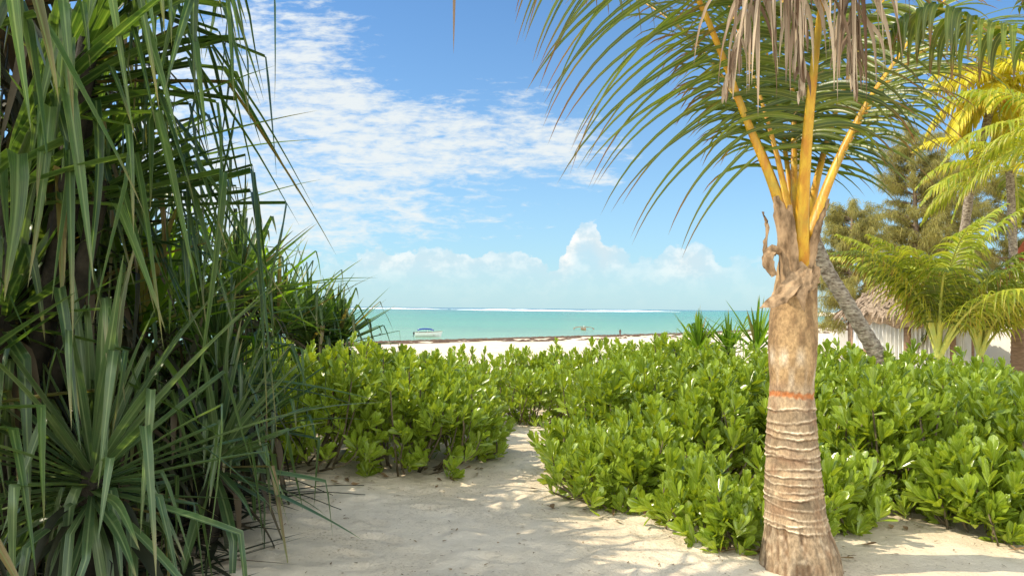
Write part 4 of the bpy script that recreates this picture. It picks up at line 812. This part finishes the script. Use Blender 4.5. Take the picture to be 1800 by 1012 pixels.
# outrigger canoe seen end on
o = sea_at(1026, 580); cw = 34/F*np.linalg.norm(o[:2]); can = empty('outrigger_canoe', o, 'narrow outrigger canoe seen end on, its float arms spread over the water', 'boat')
H = hull(5.2, .62, .62, .3); g = MB(); g.grid(xf(H, o, R(-82))[None], np.zeros(3)); Hi = H*np.array([.97, .85, .9])+np.array([0, 0, .03]); g.grid(xf(Hi, o, R(-82))[None][:, ::-1], np.zeros(3)); g.poly(xf(H[0], o, R(-82)), [(0, 1, 7, 8), (1, 2, 6, 7), (2, 3, 5, 6), (3, 4, 5)]); g.build('hull', M['wood'], can)
for y in (-.8, 1.0):
    g = MB(); s_ = np.linspace(-1, 1, 15); g.tube([o+np.array([q*cw/2, y, .98-.40*abs(q)**2.2]) for q in s_], .075, 6); g.build('outrigger_arm', M['wood'], can)
for sx in (-1, 1):
    g = MB(); g.tube([o+np.array([sx*cw/2, q, .34+.12*max(0, abs(q)-1.3)]) for q in np.linspace(-2, 2, 9)], [.03, .09, .11, .12, .12, .12, .11, .09, .03], 8); g.build('float', M['wood'], can)
    for y in (-.8, 1.0): g = MB(); g.tube([o+np.array([sx*cw/2, y, .30]), o+np.array([sx*cw/2, y, .60])], .05, 6); g.build('strut', M['wood'], can)
g = MB(); g.tube([o+np.array([0, -.2, .5]), o+np.array([0.02, -.2, 1.05]), o+np.array([.05, -.2, 1.35])], .06, 6); g.build('mast_stub', M['white_paint'], can)
# dark buoy
o = sea_at(668, 588); g = MB(); g.tube([o+np.array([0, 0, q]) for q in (-.2, -.12, .05, .2, .28, .34)], [.05, .2, .27, .2, .08, .04], 12); b_ = g.build('buoy', M['black'], origin=o); tag(b_, 'small dark mooring buoy floating left of the motor boat', 'buoy')

# person wading
def person(o):
    root = empty('person', o, 'person in a dark red wrap wading at the water edge, seen from behind', 'person')
    J = {'pel': (0, 0, .95), 'sp': (0, .02, 1.2), 'ch': (.0, .02, 1.38), 'nk': (0, 0, 1.52), 'hd': (0, -.02, 1.63), 'ht': (0, -.01, 1.74),
         'sl': (-.19, 0, 1.43), 'el': (-.25, -.02, 1.14), 'wl': (-.22, -.12, .9), 'fl': (-.21, -.15, .8), 'sr': (.19, 0, 1.43), 'er': (.26, .0, 1.14), 'wr': (.24, -.1, .9), 'frr': (.23, -.13, .8),
         'hl': (-.1, 0, .9), 'kl': (-.11, -.03, .5), 'al': (-.12, .02, .08), 'tl': (-.13, -.14, .03), 'hr': (.1, 0, .9), 'kr': (.12, .06, .5), 'ar': (.13, .16, .08), 'tr': (.14, .02, .03)}
    rad_ = dict(pel=.15, sp=.13, ch=.15, nk=.055, hd=.095, ht=.075, sl=.07, el=.045, wl=.033, fl=.035, sr=.07, er=.045, wr=.033, frr=.035, hl=.09, kl=.06, al=.04, tl=.035, hr=.09, kr=.06, ar=.04, tr=.035)
    E = [('pel', 'sp'), ('sp', 'ch'), ('ch', 'nk'), ('nk', 'hd'), ('hd', 'ht'), ('ch', 'sl'), ('sl', 'el'), ('el', 'wl'), ('wl', 'fl'), ('ch', 'sr'), ('sr', 'er'), ('er', 'wr'), ('wr', 'frr'), ('pel', 'hl'), ('hl', 'kl'), ('kl', 'al'), ('al', 'tl'), ('pel', 'hr'), ('hr', 'kr'), ('kr', 'ar'), ('ar', 'tr')]
    ks = list(J); me = bpy.data.meshes.new('body'); me.from_pydata([J[k] for k in ks], [(ks.index(a), ks.index(b)) for a, b in E], []); ob = bpy.data.objects.new('body', me); COL.objects.link(ob); ob.parent = root
    md = ob.modifiers.new('skin', 'SKIN'); me.skin_vertices.new() if not me.skin_vertices else None
    for i, k in enumerate(ks): me.skin_vertices[0].data[i].radius = (rad_[k], rad_[k]*.85); 
    me.skin_vertices[0].data[0].use_root = True; ob.modifiers.new('sub', 'SUBSURF').levels = 1; me.materials.append(M['skin'])
    oo = np.array(o); g = MB(); g.tube([oo+np.array(q) for q in ((0, 0, .42), (0, .01, .7), (0, .01, .95), (0, .02, 1.2), (0, .02, 1.40), (0, 0, 1.48))], [.22, .20, .185, .17, .20, .09], 14, squash=.75, cap=False); g.build('wrap', M['cloth'], root)
    g = MB(); g.tube([oo+np.array(q) for q in ((0, .02, 1.60), (0, .02, 1.66), (0, .01, 1.73), (0, 0, 1.765))], [.095, .112, .09, .02], 12); g.build('hair', M['black'], root)
o = sea_at(1090, 588); o[2] = WZ-.42; person(o)

# ------------------------------------------------------------------ things lying on the sand
g = MB(); r = np.random.default_rng(88); n_ = 1500                      # dry specks, twigs and leaf scraps
x = r.uniform(-1.9, 3.4, n_); y = r.uniform(3.5, 8.6, n_); z = gz(x, y)+.012; a = r.uniform(0, 6.28, n_)
straps(g, np.stack([x, y, z], -1), np.stack([np.cos(a), np.sin(a), r.uniform(-.02, .12, n_)], -1), r.uniform(.008, .05, n_)*r.random(n_)**.5, r.uniform(.002, .007, n_), r.random(n_), np.full(n_, .02), seg=3, wprof='x', fold=.2)
n_ = 240; pts_ = []
for k in range(n_):                                    # fallen hedge leaves, mostly near the foot of the shrubs
    sx, sy, rx_, ry_, _h = SHRUBS[r.integers(len(SHRUBS))]; a_ = r.uniform(3.3, 6.1); q_ = r.uniform(.95, 1.35); pts_.append((sx+rx_*q_*math.cos(a_), sy+ry_*q_*math.sin(a_)))
pts_ = np.array(pts_); zq = gz(pts_[:, 0], pts_[:, 1])+.012; a = r.uniform(0, 6.28, n_)
broad_leaves(g, np.column_stack([pts_, zq]), np.stack([np.cos(a), np.sin(a), r.uniform(-.05, .12, n_)], -1), np.tile([0, 0, 1.], (n_, 1))+r.normal(0, .2, (n_, 3)), r.uniform(.05, .12, n_), r.uniform(.012, .022, n_), r.random(n_), .2)
tag(g.build('leaf_litter', M['litter']), 'brown leaf scraps and twigs strewn on the pale sand', kind='stuff')
fall = [((480, 900), (640, 862)), ((470, 912), (642, 878)), ((430, 905), (600, 905)), ((250, 1000), (400, 935)), ((330, 985), (495, 948)), ((430, 880), (585, 885))]
for k, (p, q) in enumerate(fall):
    A = np.array([*G(*p), 0.]); B = np.array([*G(*q), 0.]); A[2] = gz(A[0], A[1])+.05; B[2] = gz(B[0], B[1])+.012; mid = (A+B)/2; mid[2] = gz(mid[0], mid[1])+.05+.02*(k % 3); C = catmull([A, mid, B], 14); T = nrm(np.gradient(C, axis=0)); S = nrm(np.cross(T, [0, 0, 1.])); w = .018*np.linspace(1, .05, 14)
    g = MB(); g.grid(np.stack([C-S*w[:, None]+[0, 0, .006], C, C+S*w[:, None]+[0, 0, .006]], 1)[None], np.array([.3, .5, .3])); o = g.build('fallen_leaf', M['pand_dark'], origin=A)
    tag(o, ['long fallen blade on the sand reaching farthest toward the hedge', 'long dark fallen blade lying just below the highest one', 'fallen pandanus blade lying flat in the middle of the shaded sand', 'fallen blade at the bottom left under the low rosette', 'curved fallen blade beside the tip of a hanging leaf', 'short greenish fallen blade next to the pandanus foot'][k], 'leaf', 'fallen pandanus blades on the sand')
